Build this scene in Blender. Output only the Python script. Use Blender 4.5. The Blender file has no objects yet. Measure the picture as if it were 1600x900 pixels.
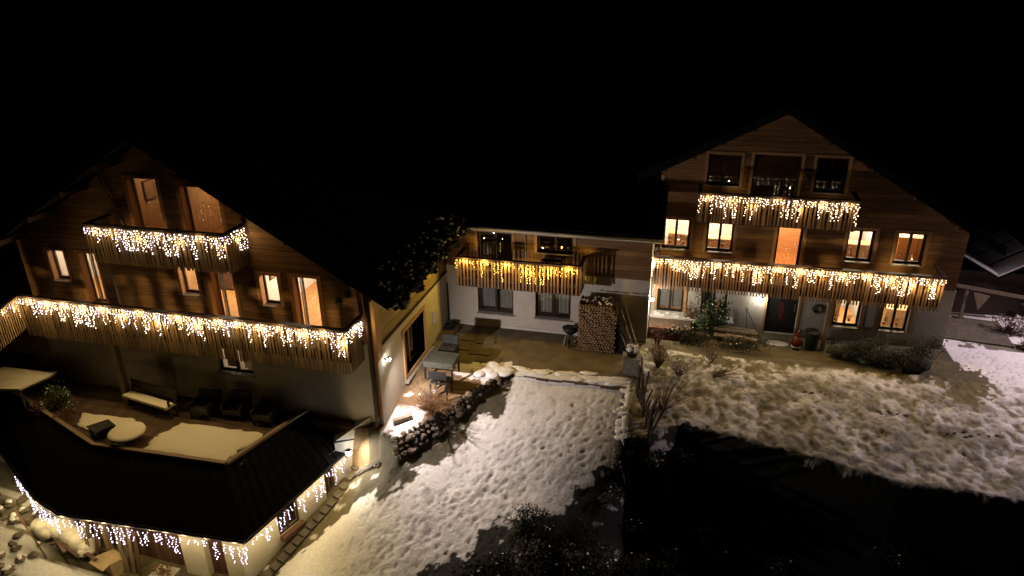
import bpy, math, random
import numpy as np
from mathutils import Vector, Matrix
random.seed(7); rng = np.random.default_rng(7)
sc = bpy.context.scene
# ---------------------------------------------------------------- camera, world, exposure
F_PX = 1110.0
PITCH, ROLL, YAW = math.radians(23.427), math.radians(-0.710), math.radians(-14.164)
cd = bpy.data.cameras.new("camera"); cam = bpy.data.objects.new("camera", cd); sc.collection.objects.link(cam)
cd.sensor_width = 36.0; cd.lens = 36.0 * F_PX / 1600.0; cd.clip_start = 0.1; cd.clip_end = 2000
_f = Vector((math.sin(YAW)*math.cos(PITCH), math.cos(YAW)*math.cos(PITCH), -math.sin(PITCH)))
_r = Vector((math.cos(YAW), -math.sin(YAW), 0)); _u = _r.cross(_f)
_c, _s = math.cos(ROLL), math.sin(ROLL)
rt = _c*_r + _s*_u; up = -_s*_r + _c*_u
cam.matrix_world = Matrix(((rt.x, up.x, -_f.x, 0), (rt.y, up.y, -_f.y, 0), (rt.z, up.z, -_f.z, 13.0), (0, 0, 0, 1)))
sc.camera = cam
w = bpy.data.worlds.new("World"); sc.world = w; w.use_nodes = True
nt = w.node_tree; bg = nt.nodes["Background"]
sky = nt.nodes.new("ShaderNodeTexSky"); sky.sky_type = 'NISHITA'; sky.sun_disc = False
sky.sun_elevation = math.radians(-4); sky.sun_rotation = math.radians(200)
nt.links.new(sky.outputs[0], bg.inputs[0]); bg.inputs[1].default_value = 0.004
sc.view_settings.view_transform = 'Standard'; sc.view_settings.look = 'None'
sc.view_settings.exposure = 0.0; sc.view_settings.gamma = 1.0
cy = sc.cycles
cy.max_bounces = 5; cy.diffuse_bounces = 3; cy.glossy_bounces = 2; cy.transparent_max_bounces = 8
cy.sample_clamp_indirect = 1.5; cy.sample_clamp_direct = 0; cy.use_denoising = True; cy.use_light_tree = True
cy.caustics_reflective = False; cy.caustics_refractive = False; cy.use_adaptive_sampling = False
# light levels
P_LEFT, P_RIGHT, P_MID, P_EAVE = 36.0, 42.0, 50.0, 34.0     # watts per metre of light string
ROOM_GAIN = 7.0
WARM = (1.0, 0.62, 0.27); CREAM = (1.0, 0.65, 0.24); YELLOW = (1.0, 0.62, 0.11); LILAC = (0.92, 0.78, 0.95)
# ---------------------------------------------------------------- materials
def new_mat(name):
    m = bpy.data.materials.new(name); m.use_nodes = True
    return m, m.node_tree.nodes, m.node_tree.links, m.node_tree.nodes["Principled BSDF"]
def plain(name, col, rough=0.7, metal=0.0, var=0.25, scale=6.0, bump=0.15, spec=.3):
    m, N, L, b = new_mat(name)
    tc = N.new("ShaderNodeTexCoord"); n = N.new("ShaderNodeTexNoise"); n.inputs["Scale"].default_value = scale; n.inputs["Detail"].default_value = 6
    L.new(tc.outputs["Object"], n.inputs["Vector"])
    r = N.new("ShaderNodeValToRGB")
    r.color_ramp.elements[0].position = .3; r.color_ramp.elements[1].position = .7
    r.color_ramp.elements[0].color = (*[c*(1-var) for c in col], 1); r.color_ramp.elements[1].color = (*[min(1, c*(1+var)) for c in col], 1)
    L.new(n.outputs["Fac"], r.inputs[0]); L.new(r.outputs[0], b.inputs["Base Color"])
    b.inputs["Specular IOR Level"].default_value = spec; b.inputs["Roughness"].default_value = rough; b.inputs["Metallic"].default_value = metal
    if bump:
        bp = N.new("ShaderNodeBump"); bp.inputs["Strength"].default_value = bump; bp.inputs["Distance"].default_value = .02
        L.new(n.outputs["Fac"], bp.inputs["Height"]); L.new(bp.outputs[0], b.inputs["Normal"])
    return m
def wood(name, c0, c1, axis='X', knots=True, rough=.75, knot_scale=2.2):
    """horizontal or vertical grain, knots, each piece its own tone"""
    m, N, L, b = new_mat(name)
    tc = N.new("ShaderNodeTexCoord"); mp = N.new("ShaderNodeMapping")
    s = {'X': (1.0, 12, 22), 'Y': (12, 1.0, 22), 'Z': (16, 16, 1.0)}[axis]; mp.inputs["Scale"].default_value = s
    L.new(tc.outputs["Object"], mp.inputs[0])
    oi = N.new("ShaderNodeObjectInfo")
    sh = N.new("ShaderNodeVectorMath"); sh.operation = 'ADD'; L.new(mp.outputs[0], sh.inputs[0])
    sm = N.new("ShaderNodeMath"); sm.operation = 'MULTIPLY'; sm.inputs[1].default_value = 37; L.new(oi.outputs["Random"], sm.inputs[0]); L.new(sm.outputs[0], sh.inputs[1])
    n = N.new("ShaderNodeTexNoise"); n.inputs["Scale"].default_value = 1.2; n.inputs["Detail"].default_value = 5; n.inputs["Distortion"].default_value = .4
    L.new(sh.outputs[0], n.inputs[0])
    r = N.new("ShaderNodeValToRGB"); r.color_ramp.elements[0].position = .3; r.color_ramp.elements[1].position = .72
    r.color_ramp.elements[0].color = (*c0, 1); r.color_ramp.elements[1].color = (*c1, 1); L.new(n.outputs["Fac"], r.inputs[0])
    tone = N.new("ShaderNodeMath"); tone.operation = 'MULTIPLY_ADD'; tone.inputs[1].default_value = .5; tone.inputs[2].default_value = .75; L.new(oi.outputs["Random"], tone.inputs[0])
    mx = N.new("ShaderNodeMix"); mx.data_type = 'RGBA'; mx.blend_type = 'MULTIPLY'; mx.inputs[0].default_value = 1
    L.new(r.outputs[0], mx.inputs[6]); L.new(tone.outputs[0], mx.inputs[7]); out = mx.outputs[2]
    if knots:
        m2 = N.new("ShaderNodeMapping"); m2.inputs["Scale"].default_value = {'X': (1, 1, 1.7), 'Y': (1, 1, 1.7), 'Z': (1.7, 1.7, 1)}[axis]; L.new(tc.outputs["Object"], m2.inputs[0])
        v = N.new("ShaderNodeTexVoronoi"); v.inputs["Scale"].default_value = knot_scale; L.new(m2.outputs[0], v.inputs[0])
        k = N.new("ShaderNodeMapRange"); k.inputs[1].default_value = .06; k.inputs[2].default_value = .13; k.inputs[3].default_value = .75; k.inputs[4].default_value = 0; L.new(v.outputs[0], k.inputs[0])
        mk = N.new("ShaderNodeMix"); mk.data_type = 'RGBA'; mk.inputs[7].default_value = (.05, .022, .01, 1); L.new(k.outputs[0], mk.inputs[0]); L.new(out, mk.inputs[6]); out = mk.outputs[2]
    L.new(out, b.inputs["Base Color"]); b.inputs["Roughness"].default_value = rough
    bp = N.new("ShaderNodeBump"); bp.inputs["Strength"].default_value = .25; bp.inputs["Distance"].default_value = .01; L.new(n.outputs["Fac"], bp.inputs["Height"]); L.new(bp.outputs[0], b.inputs["Normal"])
    return m
def emit(name, col, strength, sampled=False):
    m, N, L, b = new_mat(name); N.remove(b); e = N.new("ShaderNodeEmission"); e.inputs[0].default_value = (*col, 1); e.inputs[1].default_value = strength
    L.new(e.outputs[0], N["Material Output"].inputs[0])
    m.cycles.emission_sampling = 'AUTO' if sampled else 'NONE'
    return m
def glass():
    m, N, L, b = new_mat("window_glass"); N.remove(b)
    t = N.new("ShaderNodeBsdfTransparent"); t.inputs[0].default_value = (.88, .9, .9, 1); g = N.new("ShaderNodeBsdfGlossy"); g.inputs["Roughness"].default_value = 0.0
    gm = N.new("ShaderNodeNewGeometry"); inv = N.new("ShaderNodeMath"); inv.operation = 'SUBTRACT'; inv.inputs[0].default_value = 1; L.new(gm.outputs["Backfacing"], inv.inputs[1])
    mu = N.new("ShaderNodeMath"); mu.operation = 'MULTIPLY'
    fr = N.new("ShaderNodeFresnel"); fr.inputs[0].default_value = 2.3; mx = N.new("ShaderNodeMixShader")
    L.new(fr.outputs[0], mu.inputs[0]); L.new(inv.outputs[0], mu.inputs[1]); L.new(mu.outputs[0], mx.inputs[0]); L.new(t.outputs[0], mx.inputs[1]); L.new(g.outputs[0], mx.inputs[2]); L.new(mx.outputs[0], N["Material Output"].inputs[0])
    return m
def snow_mat(name="snow", col=(.80, .80, .80), scale=9.0, strength=.5):
    m, N, L, b = new_mat(name)
    tc = N.new("ShaderNodeTexCoord"); n = N.new("ShaderNodeTexNoise"); n.inputs["Scale"].default_value = scale; n.inputs["Detail"].default_value = 8; L.new(tc.outputs["Object"], n.inputs[0])
    bp = N.new("ShaderNodeBump"); bp.inputs["Strength"].default_value = strength; bp.inputs["Distance"].default_value = .04; L.new(n.outputs["Fac"], bp.inputs["Height"]); L.new(bp.outputs[0], b.inputs["Normal"])
    b.inputs["Base Color"].default_value = (*col, 1); b.inputs["Roughness"].default_value = .8
    return m
def ground_mat():
    m, N, L, b = new_mat("snow_and_soil")
    a = N.new("ShaderNodeVertexColor"); a.layer_name = "tint"
    tc = N.new("ShaderNodeTexCoord"); n = N.new("ShaderNodeTexNoise"); n.inputs["Scale"].default_value = 11; n.inputs["Detail"].default_value = 12; n.inputs["Roughness"].default_value = .65
    L.new(tc.outputs["Object"], n.inputs[0])
    r = N.new("ShaderNodeMapRange"); r.inputs[1].default_value = .3; r.inputs[2].default_value = .7; r.inputs[3].default_value = .82; r.inputs[4].default_value = 1.08; L.new(n.outputs["Fac"], r.inputs[0])
    mx = N.new("ShaderNodeMix"); mx.data_type = 'RGBA'; mx.blend_type = 'MULTIPLY'; mx.inputs[0].default_value = 1; L.new(a.outputs[0], mx.inputs[6]); L.new(r.outputs[0], mx.inputs[7])
    L.new(mx.outputs[2], b.inputs["Base Color"]); b.inputs["Roughness"].default_value = .85
    bp = N.new("ShaderNodeBump"); bp.inputs["Strength"].default_value = .6; bp.inputs["Distance"].default_value = .05; L.new(n.outputs["Fac"], bp.inputs["Height"]); L.new(bp.outputs[0], b.inputs["Normal"])
    return m
M = dict(
 clad=wood("larch_cladding", (.115, .055, .02), (.28, .15, .055)), clad_y=wood("larch_cladding_side", (.27, .20, .07), (.47, .37, .14), 'Y'),
 trim=wood("pale_wood_trim", (.34, .19, .08), (.50, .31, .14), 'Z', False), jamb=wood("orange_wood_jamb", (.34, .15, .05), (.48, .24, .09), 'Z', False),
 dark_wood=wood("dark_stained_wood", (.022, .012, .007), (.05, .026, .014), 'X', False), brown=wood("brown_door_wood", (.06, .03, .018), (.12, .06, .035), 'Z', False),
 slat=wood("weathered_slat_wood", (.14, .09, .042), (.25, .165, .08), 'Z', False), slat_r=wood("reddish_slat_wood", (.155, .082, .042), (.26, .15, .075), 'Z', False),
 rail=wood("dark_rail_wood", (.028, .013, .008), (.06, .028, .017), 'X', False), oldwood=wood("grey_old_wood", (.16, .12, .08), (.30, .23, .15), 'Z', False),
 roomfloor=wood("orange_room_floor", (.42, .19, .06), (.62, .32, .11), 'Y', False), roomwood=wood("room_pine_panel", (.50, .27, .11), (.66, .40, .19), 'X', True),
 frame=plain("dark_window_frame", (.018, .012, .011), .5, var=.2), white=plain("white_window_frame", (.55, .52, .48), .6, var=.1),
 plaster=plain("grey_white_plaster", (.50, .47, .43), .9, var=.07, scale=3, bump=.25), plaster_y=plain("cream_plaster", (.56, .52, .43), .9, var=.06, scale=3, bump=.25),
 plinth=plain("pale_plinth", (.55, .53, .50), .8, var=.1), roomwhite=plain("white_room_wall", (.75, .68, .60), .9, var=.03, scale=1.5),
 roof=plain("black_roof_sheet", (.008, .0075, .008), .9, var=.4, spec=.05), flash=plain("zinc_flashing", (.30, .28, .25), .5, var=.2), stone=plain("grey_stone", (.15, .12, .09), .9, var=.45, scale=4, bump=.6),
 stone2=plain("dark_damp_stone", (.085, .075, .062), .85, var=.5, scale=4, bump=.6), concrete=plain("rough_concrete", (.20, .185, .16), .9, var=.3, scale=5, bump=.4),
 paving=plain("wet_terrace_paving", (.085, .055, .036), .55, var=.3, scale=3, bump=.25), slab=plain("paving_slab_stone", (.10, .085, .062), .8, var=.3, scale=5, bump=.3),
 black=plain("black_plastic", (.012, .012, .013), .5), tarp=plain("dark_tarpaulin", (.025, .026, .025), .5, var=.3, scale=3, bump=.5), greycover=plain("grey_green_cover", (.05, .052, .042), .6, var=.25),
 metal=plain("galvanised_metal", (.25, .24, .23), .35, .9, var=.1), brick=plain("red_brown_brick", (.17, .06, .035), .85, var=.4, scale=9, bump=.4),
 log_end=plain("cut_log_face", (.27, .18, .095), .85, var=.3, scale=14, bump=.3), bark=plain("log_bark", (.09, .06, .04), .95, var=.4, scale=12, bump=.6),
 card=plain("brown_cardboard", (.36, .27, .15), .9, var=.12), red=plain("red_cloth", (.09, .01, .008), .8, var=.2), pink=plain("skin_tone", (.55, .33, .24), .7, var=.05),
 twig=plain("brown_twig", (.13, .08, .055), .9, var=.4, scale=20), leaf=plain("dark_leaf", (.018, .021, .011), .8, var=.5, scale=9), leaf_g=plain("green_leaf", (.05, .085, .03), .7, var=.4, scale=9),
 deadleaf=plain("dry_brown_leaf", (.16, .085, .035), .9, var=.4, scale=9), curtain=plain("white_curtain", (.38, .37, .36), .9, var=.1, scale=8), bed=plain("pink_bedcover", (.50, .22, .17), .9, var=.3, scale=5),
 lavender=plain("dry_flower_head", (.42, .25, .20), .9, var=.3, scale=12), glass=glass(), snow=snow_mat(), snow_y=snow_mat("yellow_lit_snow", (.74, .70, .56), 3, .25), ground=ground_mat(),  # snow_y: yellow of the light strings put into the snow colour
 bulb_w=emit("warm_bulb_glow", (1.0, .74, .44), 6.5), bulb_l=emit("cool_bulb_glow", (.94, .78, 1.0), 5.5), bulb_y=emit("yellow_bulb_glow", (1.0, .68, .11), 6), bulb_c=emit("cream_bulb_glow", (1.0, .82, .60), 6.5),
 bulb_v=emit("violet_white_bulb_glow", (.84, .66, 1.0), 5.5), lampglow=emit("lamp_glass_glow", (1.0, .95, .86), 45), roomlamp=emit("ceiling_lamp_glow", (1.0, .82, .58), 6))
# ---------------------------------------------------------------- helpers
ORG = {}
def link(o): sc.collection.objects.link(o); return o
class MB:
    def __init__(s): s.v = []; s.f = []; s.m = []; s.mi = 0
    def add(s, vs, fs):
        o = len(s.v); s.v += [tuple(map(float, v)) for v in vs]; s.f += [tuple(i+o for i in f) for f in fs]; s.m += [s.mi]*len(fs)
    BF = [(0, 3, 2, 1), (4, 5, 6, 7), (0, 1, 5, 4), (1, 2, 6, 5), (2, 3, 7, 6), (3, 0, 4, 7)]
    def box(s, x0, x1, y0, y1, z0, z1): s.add([(x0, y0, z0), (x1, y0, z0), (x1, y1, z0), (x0, y1, z0), (x0, y0, z1), (x1, y0, z1), (x1, y1, z1), (x0, y1, z1)], MB.BF)
    def prism(s, poly, ext):
        n = len(poly); e = Vector(ext); a = [Vector(p) for p in poly]
        s.add(a+[p+e for p in a], [tuple(range(n))[::-1], tuple(range(n, 2*n))]+[(i, (i+1) % n, n+(i+1) % n, n+i) for i in range(n)])
    def bar(s, p, q, wd, ht, upv=(0, 0, 1)):
        p = Vector(p); q = Vector(q); d = (q-p).normalized(); u = Vector(upv)
        if abs(d.dot(u)) > .95: u = Vector((0, 1, 0))
        r = d.cross(u).normalized()*wd/2; u = r.cross(d).normalized()*ht/2
        s.add([p-r-u, p+r-u, p+r+u, p-r+u, q-r-u, q+r-u, q+r+u, q-r+u], MB.BF)
    def tube(s, p, q, r0, r1=None, n=6):
        r1 = r0 if r1 is None else r1; p = Vector(p); q = Vector(q); d = (q-p)
        if d.length < 1e-6: return
        d.normalize(); a = d.orthogonal().normalized(); b = d.cross(a); vs = []
        for c, r in ((p, r0), (q, r1)):
            for i in range(n): t = 2*math.pi*i/n; vs.append(c+(a*math.cos(t)+b*math.sin(t))*r)
        s.add(vs, [tuple(range(n))[::-1], tuple(range(n, 2*n))]+[(i, (i+1) % n, n+(i+1) % n, n+i) for i in range(n)])
    def octa(s, c, r, rz=None):
        x, y, z = c; rz = rz or r
        s.add([(x+r, y, z), (x, y+r, z), (x-r, y, z), (x, y-r, z), (x, y, z+rz), (x, y, z-rz)], [(0, 1, 4), (1, 2, 4), (2, 3, 4), (3, 0, 4), (1, 0, 5), (2, 1, 5), (3, 2, 5), (0, 3, 5)])
    def lathe(s, c, prof, n=12, sx=1, sy=1):
        x, y, z = c; vs = []
        for r, h in prof:
            for i in range(n): t = 2*math.pi*i/n; vs.append((x+r*sx*math.cos(t), y+r*sy*math.sin(t), z+h))
        fs = [(j*n+i, j*n+(i+1) % n, (j+1)*n+(i+1) % n, (j+1)*n+i) for j in range(len(prof)-1) for i in range(n)]
        fs += [tuple(range(n))[::-1], tuple(range((len(prof)-1)*n, len(prof)*n))]; s.add(vs, fs)
    def rock(s, c, rx, ry, rz, ang=0, jit=.22, n=6):
        ca, sa = math.cos(ang), math.sin(ang); vs = []
        lev = [(.55, -.9), (1, -.35), (.95, .35), (.55, .92)]
        for k, (rr, hh) in enumerate(lev):
            for i in range(n):
                t = 2*math.pi*(i+.5*(k % 2))/n; j = 1+random.uniform(-jit, jit)
                x, y = rx*rr*j*math.cos(t), ry*rr*j*math.sin(t); vs.append((c[0]+x*ca-y*sa, c[1]+x*sa+y*ca, c[2]+rz*hh*(1+random.uniform(-.1, .1))))
        fs = [(j*n+i, j*n+(i+1) % n, (j+1)*n+(i+1) % n, (j+1)*n+i) for j in range(3) for i in range(n)]
        s.add(vs, fs+[tuple(range(n))[::-1], tuple(range(3*n, 4*n))])
    def mesh(s, name, mats, org=(0, 0, 0), smooth=False):
        me = bpy.data.meshes.new(name); o = Vector(org)
        me.from_pydata([(v[0]-o[0], v[1]-o[1], v[2]-o[2]) for v in s.v], [], s.f)
        for m in (mats if isinstance(mats, (list, tuple)) else [mats]): me.materials.append(m)
        me.polygons.foreach_set("material_index", s.m)
        if smooth: me.polygons.foreach_set("use_smooth", [True]*len(s.f))
        me.update(); return me
def tag(o, label=None, cat=None, group=None, kind=None):
    for k, v in (("label", label), ("category", cat), ("group", group), ("kind", kind)):
        if v: o[k] = v
    return o
def thing(name, label, cat, loc, group=None, kind=None):
    o = link(bpy.data.objects.new(name, None)); o.location = loc; o.empty_display_size = .2; ORG[o.name] = Vector(loc); return tag(o, label, cat, group, kind)
def org(p): return ORG[p.name] if p else Vector((0, 0, 0))
def part(name, mb, mat, parent, smooth=False, label=None, kind=None):
    o = link(bpy.data.objects.new(name, mb.mesh(name, mat, org(parent), smooth))); o.parent = parent; ORG[o.name] = org(parent)
    return tag(o, label, kind=kind)
def piece(name, me, parent, at, rot=(0, 0, 0), scale=(1, 1, 1)):
    o = link(bpy.data.objects.new(name, me)); o.parent = parent; o.location = Vector(at)-org(parent); o.rotation_euler = rot; o.scale = scale; ORG[o.name] = Vector(at); return o
def solo(name, mb, mat, label, cat, loc, group=None, kind=None, smooth=False):
    o = link(bpy.data.objects.new(name, mb.mesh(name, mat, loc, smooth))); o.location = loc; ORG[o.name] = Vector(loc); return tag(o, label, cat, group, kind)
def copy_tree(o, parent=None):
    c = o.copy(); link(c)
    if parent: c.parent = parent
    for ch in [x for x in bpy.data.objects if x.parent == o]: copy_tree(ch, c)
    return c
def lamp(parent, at, power, col, r=.03, name="lamp_light", spot=None, aim=None):
    ld = bpy.data.lights.new(name, 'SPOT' if spot else 'POINT'); ld.energy = power; ld.color = col; ld.shadow_soft_size = r
    o = link(bpy.data.objects.new(name, ld)); o.parent = parent; o.location = Vector(at)-org(parent)
    if spot:
        ld.spot_size = math.radians(spot); ld.spot_blend = .6; o.rotation_euler = Vector(aim).to_track_quat('-Z', 'Y').to_euler()
    return o
# ---------------------------------------------------------------- terrain
def vnoise(x, y, cell, seed):
    g = np.random.default_rng(seed).random((256, 256)); u = x/cell+1000; v = y/cell+1000
    i = np.floor(u).astype(int); j = np.floor(v).astype(int); a = u-i; b = v-j; a = a*a*(3-2*a); b = b*b*(3-2*b); i %= 256; j %= 256; i2 = (i+1) % 256; j2 = (j+1) % 256
    return (g[i, j]*(1-a)+g[i2, j]*a)*(1-b)+(g[i, j2]*(1-a)+g[i2, j2]*a)*b-.5
def fbm(x, y, cell, seed, o=4): return sum(vnoise(x, y, cell/2**k, seed+k)/2**k for k in range(o))
LOW = np.array([(-8.6, 17.2, -1.55), (-9.25, 17.75, -1.6), (-9.8, 17.55, -2.1), (-10.6, 17.3, -2.8), (-11.3, 15.5, -3.25), (-11.8, 13.9, -3.72), (-12.5, 12.5, -3.85), (-8, 15, -2.55), (-6, 18, -1.4), (-5.7, 21, -.26), (-3.5, 21.2, -.22), (-1.6, 21.2, -.22),
 (-1.5, 18.5, -1.2), (-2.5, 15.8, -2.2), (-5, 13, -3.2), (-8, 11.5, -3.8), (.5, 17.5, -3.2), (0, 14, -3.9), (4, 16, -4.2), (9, 15.5, -4.4), (14, 16, -4.4), (0, 9, -5), (8, 9, -5.5), (-14, 13.2, -3.8), (-17, 12.5, -3.8), (-19.5, 12.3, -3.4), (-21, 14, -2.6), (-23, 11, -3.4), (-15, 9, -4.6), (22, 17, -4), (-8, 6, -5)])
def _tps():
    X = LOW[:, :2]; n = len(X); d = np.linalg.norm(X[:, None]-X[None], axis=2); K = np.where(d > 0, d*d*np.log(d+1e-9), 0)+np.eye(n)*.3; Pm = np.c_[np.ones(n), X]
    return np.linalg.solve(np.block([[K, Pm], [Pm.T, np.zeros((3, 3))]]), np.r_[LOW[:, 2], 0, 0, 0])
_W = _tps()
def zlow(x, y):
    x = np.clip(x, -26, 24); y = np.clip(y, 7, 23); o = _W[-3]+_W[-2]*x+_W[-1]*y
    for (a, b, _), wt in zip(LOW, _W[:-3]):
        d = np.hypot(x-a, y-b); o = o+wt*np.where(d > 0, d*d*np.log(d+1e-9), 0)
    return o
UP = [(-9.05, 17.95), (-8.35, 17.75), (-5.95, 21.25), (-5.6, 21.55), (-1.35, 21.6), (-1.3, 19.0), (-.7, 19.2), (.4, 20.1), (3.2, 19.5), (6.6, 18.7), (9.8, 18.45), (15, 18.6), (30, 20), (300, 30), (300, 400), (-300, 400), (-300, 19), (-24, 18)]
RAMP = [.25, .25, .2, .12, .15, 1.0, 1.5, 1.5, 1.5, 1.5, 1.5, 1.5, 2, 5, 5, 5, 5, .15]
def upper(x, y):
    """signed: <=0 inside the upper level, else distance out; and the ramp width there"""
    ins = np.zeros(x.shape, bool); best = np.full(x.shape, 1e9); wd = np.ones(x.shape); n = len(UP)
    for i in range(n):
        (x0, y0), (x1, y1) = UP[i], UP[(i+1) % n]
        c = ((y0 > y) != (y1 > y)) & (x < (x1-x0)*(y-y0)/((y1-y0) or 1e-9)+x0); ins ^= c
        t = np.clip(((x-x0)*(x1-x0)+(y-y0)*(y1-y0))/((x1-x0)**2+(y1-y0)**2), 0, 1); d = np.hypot(x-x0-t*(x1-x0), y-y0-t*(y1-y0))
        k = d < best; best = np.where(k, d, best); wd = np.where(k, RAMP[i], wd)
    return np.where(ins, -best, best), wd
def height(x, y):
    x = np.asarray(x, float); y = np.asarray(y, float)
    d, wd = upper(x, y); t = np.clip(d/wd, 0, 1); t = t*t*(3-2*t)
    zu = -.58*np.clip((21.3-y)/3.2, 0, 1)*np.clip((-5.2-x)/1.2, 0, 1)*(x < -5) - .25*np.clip((22-y)/3, 0, 1)*(x > -1.2)
    zu = zu + np.clip((y-40)/60, 0, 4)**1.5*14 + .03*np.clip(x-10, 0, 40)*0
    zl = zlow(x, y) + .08*fbm(x, y, 1.6, 3, 3)*(x > -9)
    lawn = (x > -1.2) & (y < 25)
    zu = zu + np.where(lawn, .10*fbm(x, y, 1.3, 11, 3), 0)
    return zu*(1-t)+zl*t
def H(x, y): return float(height(np.array([x]), np.array([y]))[0])
def axis(lo, hi, step, far, g=1.22):
    a = list(np.arange(lo, hi+1e-6, step)); s = step
    while a[-1] < far: s = s*g; a.append(a[-1]+s)
    s = step; b = []; c = lo
    while c > -far: s = s*g; c -= s; b.append(c)
    return np.array(b[::-1]+a)
def build_ground():
    xs = axis(-11.5, 14.5, .052, 260); ys = axis(12.0, 28.0, .06, 380)
    ys = ys[ys > -40]
    X, Y = np.meshgrid(xs, ys); Z = height(X, Y)
    sd, wd = upper(X, Y)
    # footprints and lumps pressed into the snow
    slope = (sd > .1) & (X < 1); lawn = (sd < .2) & (X > -1.2) & (Y < 24.6)
    fine = np.clip((Y-11)/1, 0, 1)
    Z = Z + fine*np.where(slope, (.018*fbm(X, Y, .28, 21, 4)*np.clip(.5+1.5*fbm(X, Y, 2.5, 91, 2), .1, 1)+.05*fbm(X*.6+Y*.35, Y*.9-X*.5, 1.1, 5, 2)), 0)
    ridge = np.abs(fbm(X*.55, Y, .8, 31, 4))
    Z = Z + np.where(lawn, .10*fbm(X, Y*.8, .8, 33, 6)+.07*fbm(X*1.1+.2*Y, Y*.8-.15*X, .21, 141, 4), 0)
    dents = []
    def track(p, q, n, spread):
        for k in range(n):
            t = (k+random.random())/n; dents.append((p[0]+(q[0]-p[0])*t+random.gauss(0, spread), p[1]+(q[1]-p[1])*t+random.gauss(0, spread)))
    track((-1.9, 21.0), (-8.6, 14.0), 620, .5); track((-1.7, 20.4), (-6, 16), 380, .6); track((-5, 20.9), (-8.6, 16.0), 160, .3); track((-2.6, 18.2), (-8.5, 12.6), 260, .7)
    for _ in range(160): dents.append((random.uniform(-9, -1.6), random.uniform(12, 21)))
    track((.2, 21.4), (12, 20.5), 520, .8); track((3, 23), (13.5, 26), 380, .8); track((9, 20), (13, 19), 200, .5); track((1, 22.8), (9, 22), 300, .7); track((11, 27), (14, 22), 120, .5)
    spk = np.zeros(X.shape)
    for (dx, dy) in dents:
        i0, i1 = np.searchsorted(xs, (dx-.35, dx+.35)); j0, j1 = np.searchsorted(ys, (dy-.35, dy+.35))
        if i1 <= i0 or j1 <= j0: continue
        sx = X[j0:j1, i0:i1]-dx; sy = Y[j0:j1, i0:i1]-dy; a = random.uniform(.4, 1.2); ca, sa = math.cos(a), math.sin(a)
        u = (sx*ca+sy*sa)/random.uniform(.05, .09); v = (-sx*sa+sy*ca)/random.uniform(.03, .045); r2 = u*u+v*v
        Z[j0:j1, i0:i1] += -(random.uniform(.010, .028) if random.random() < .8 else .045)*np.exp(-r2)
        if random.random() < .6: spk[j0:j1, i0:i1] = np.maximum(spk[j0:j1, i0:i1], random.uniform(.3, .9)*np.exp(-r2*1.5))
    # colours: snow cover, soil, yard, bank shade
    n1 = fbm(X, Y, 1.2, 51, 5); n2 = fbm(X, Y, .35, 61, 4); n3 = fbm(X*.8, Y*.7, .7, 71, 5)
    cov = np.ones(X.shape)
    yard = (sd <= .02) & (X < -1.2) & (Y > 21.3); cov[yard] = 0
    edge = (sd <= .05) & (sd > -.42+.5*n2) & (X > -5.9) & (X < -1.3) & (Y < 22.4); cov[edge] = 1
    edge2 = (np.hypot(X+6.3, (Y-21.7)*.9) < .75+.5*n2) & (sd < .1); cov[edge2] = 1
    bed = (sd <= .3) & (X < -5.8) & (Y < 21.9) & ~edge2; cov[bed] = np.where(n1+n2*.6 > .17, .9, 0)[bed]
    corner = (sd <= .1) & (X < -7.9) & (Y < 19.3); cov[corner] = np.where(n2 > -.3, 1, .2)[corner]
    strip = (sd > 0) & (X < -5.4) & (X > -9.5) & (Y > 16.2); cov[strip & (sd < .95+.9*n1+.7*n2)] = 0; cov[strip & (n2 > .36)] = .6
    xb = np.interp(Y, [12, 14.3, 15.9, 17.1, 18], [-11.4, -10.9, -9.85, -8.3, -7.7])+.45*n2+.2*n1
    nb_ = (X < xb) & (X > -12.4) & (Y < 18) & (sd > 0); cov[nb_] = np.where(n2 > .38, .5, 0)[nb_]
    un = (X < -12.4) & (X > -18.4) & (Y < 18) & (Y > 13.0+.4*n1); cov[un] = 0
    lft = (X <= -18.4) & (Y < 15.5); cov[lft] = np.where(n1+n2 > -.05, .85, .1)[lft]
    front = (sd <= 0) & (X > -1.2) & (Y > 24.35+.5*n1) & (X < 10.1); cov[front] = 0
    front = (sd <= 0) & (X > -1.2) & (Y > 23.55+.9*n1+.35*n2) & (X < 4.2) & (Y < 24.6); cov[front] = np.where(n2 > .12, 1, 0)[front]
    lawnp = lawn & (n3*1.5+n2*.7+ .25*np.sin(X*.35+.3) < -.42+.02*(Y-20)); cov[lawnp] = .25
    cov[lawn & (n2+.6*n3 > .34)] = .5; cov = np.where(lawn & (cov == 1), np.clip(.46+.8*np.clip(n3+.5*n2, -.5, .5)+.3*np.clip((X-8)/3, 0, 1), .15, 1), cov)
    g2 = (np.hypot((X-9.9)*1.3, (Y-24.6)*.6) < .95+.8*n2); cov[g2] = 0
    shaded_bank = (sd > .12+.35*n2) & (X > -1.2); cov[shaded_bank] = 0
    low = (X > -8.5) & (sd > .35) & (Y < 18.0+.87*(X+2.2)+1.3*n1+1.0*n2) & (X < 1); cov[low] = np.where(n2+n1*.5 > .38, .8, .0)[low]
    far = (Y > 27.3); cov[far] = np.where((X[far] > 9.8) & (Y[far] < 60), np.where(n1[far] > -.25, .9, .1), .0)
    cov[(X < -9) & (Y > 18)] = 0
    n4 = fbm(X*1.1+.2*Y, Y*.8-.15*X, .21, 141, 4)
    cov = np.where(lawn & (cov > .05) & (X < 13), cov*np.clip(.80+2.3*n4-.35*np.clip((9-X)/6, 0, 1)*(n1+.2), .12, 1.08), cov)
    cov = np.where((sd > .1) & (X < 1) & (cov > .5), cov*np.clip(1.02-.9*np.clip(n4-.18, 0, 1)*(n1 > -.1), .3, 1), cov)
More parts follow.
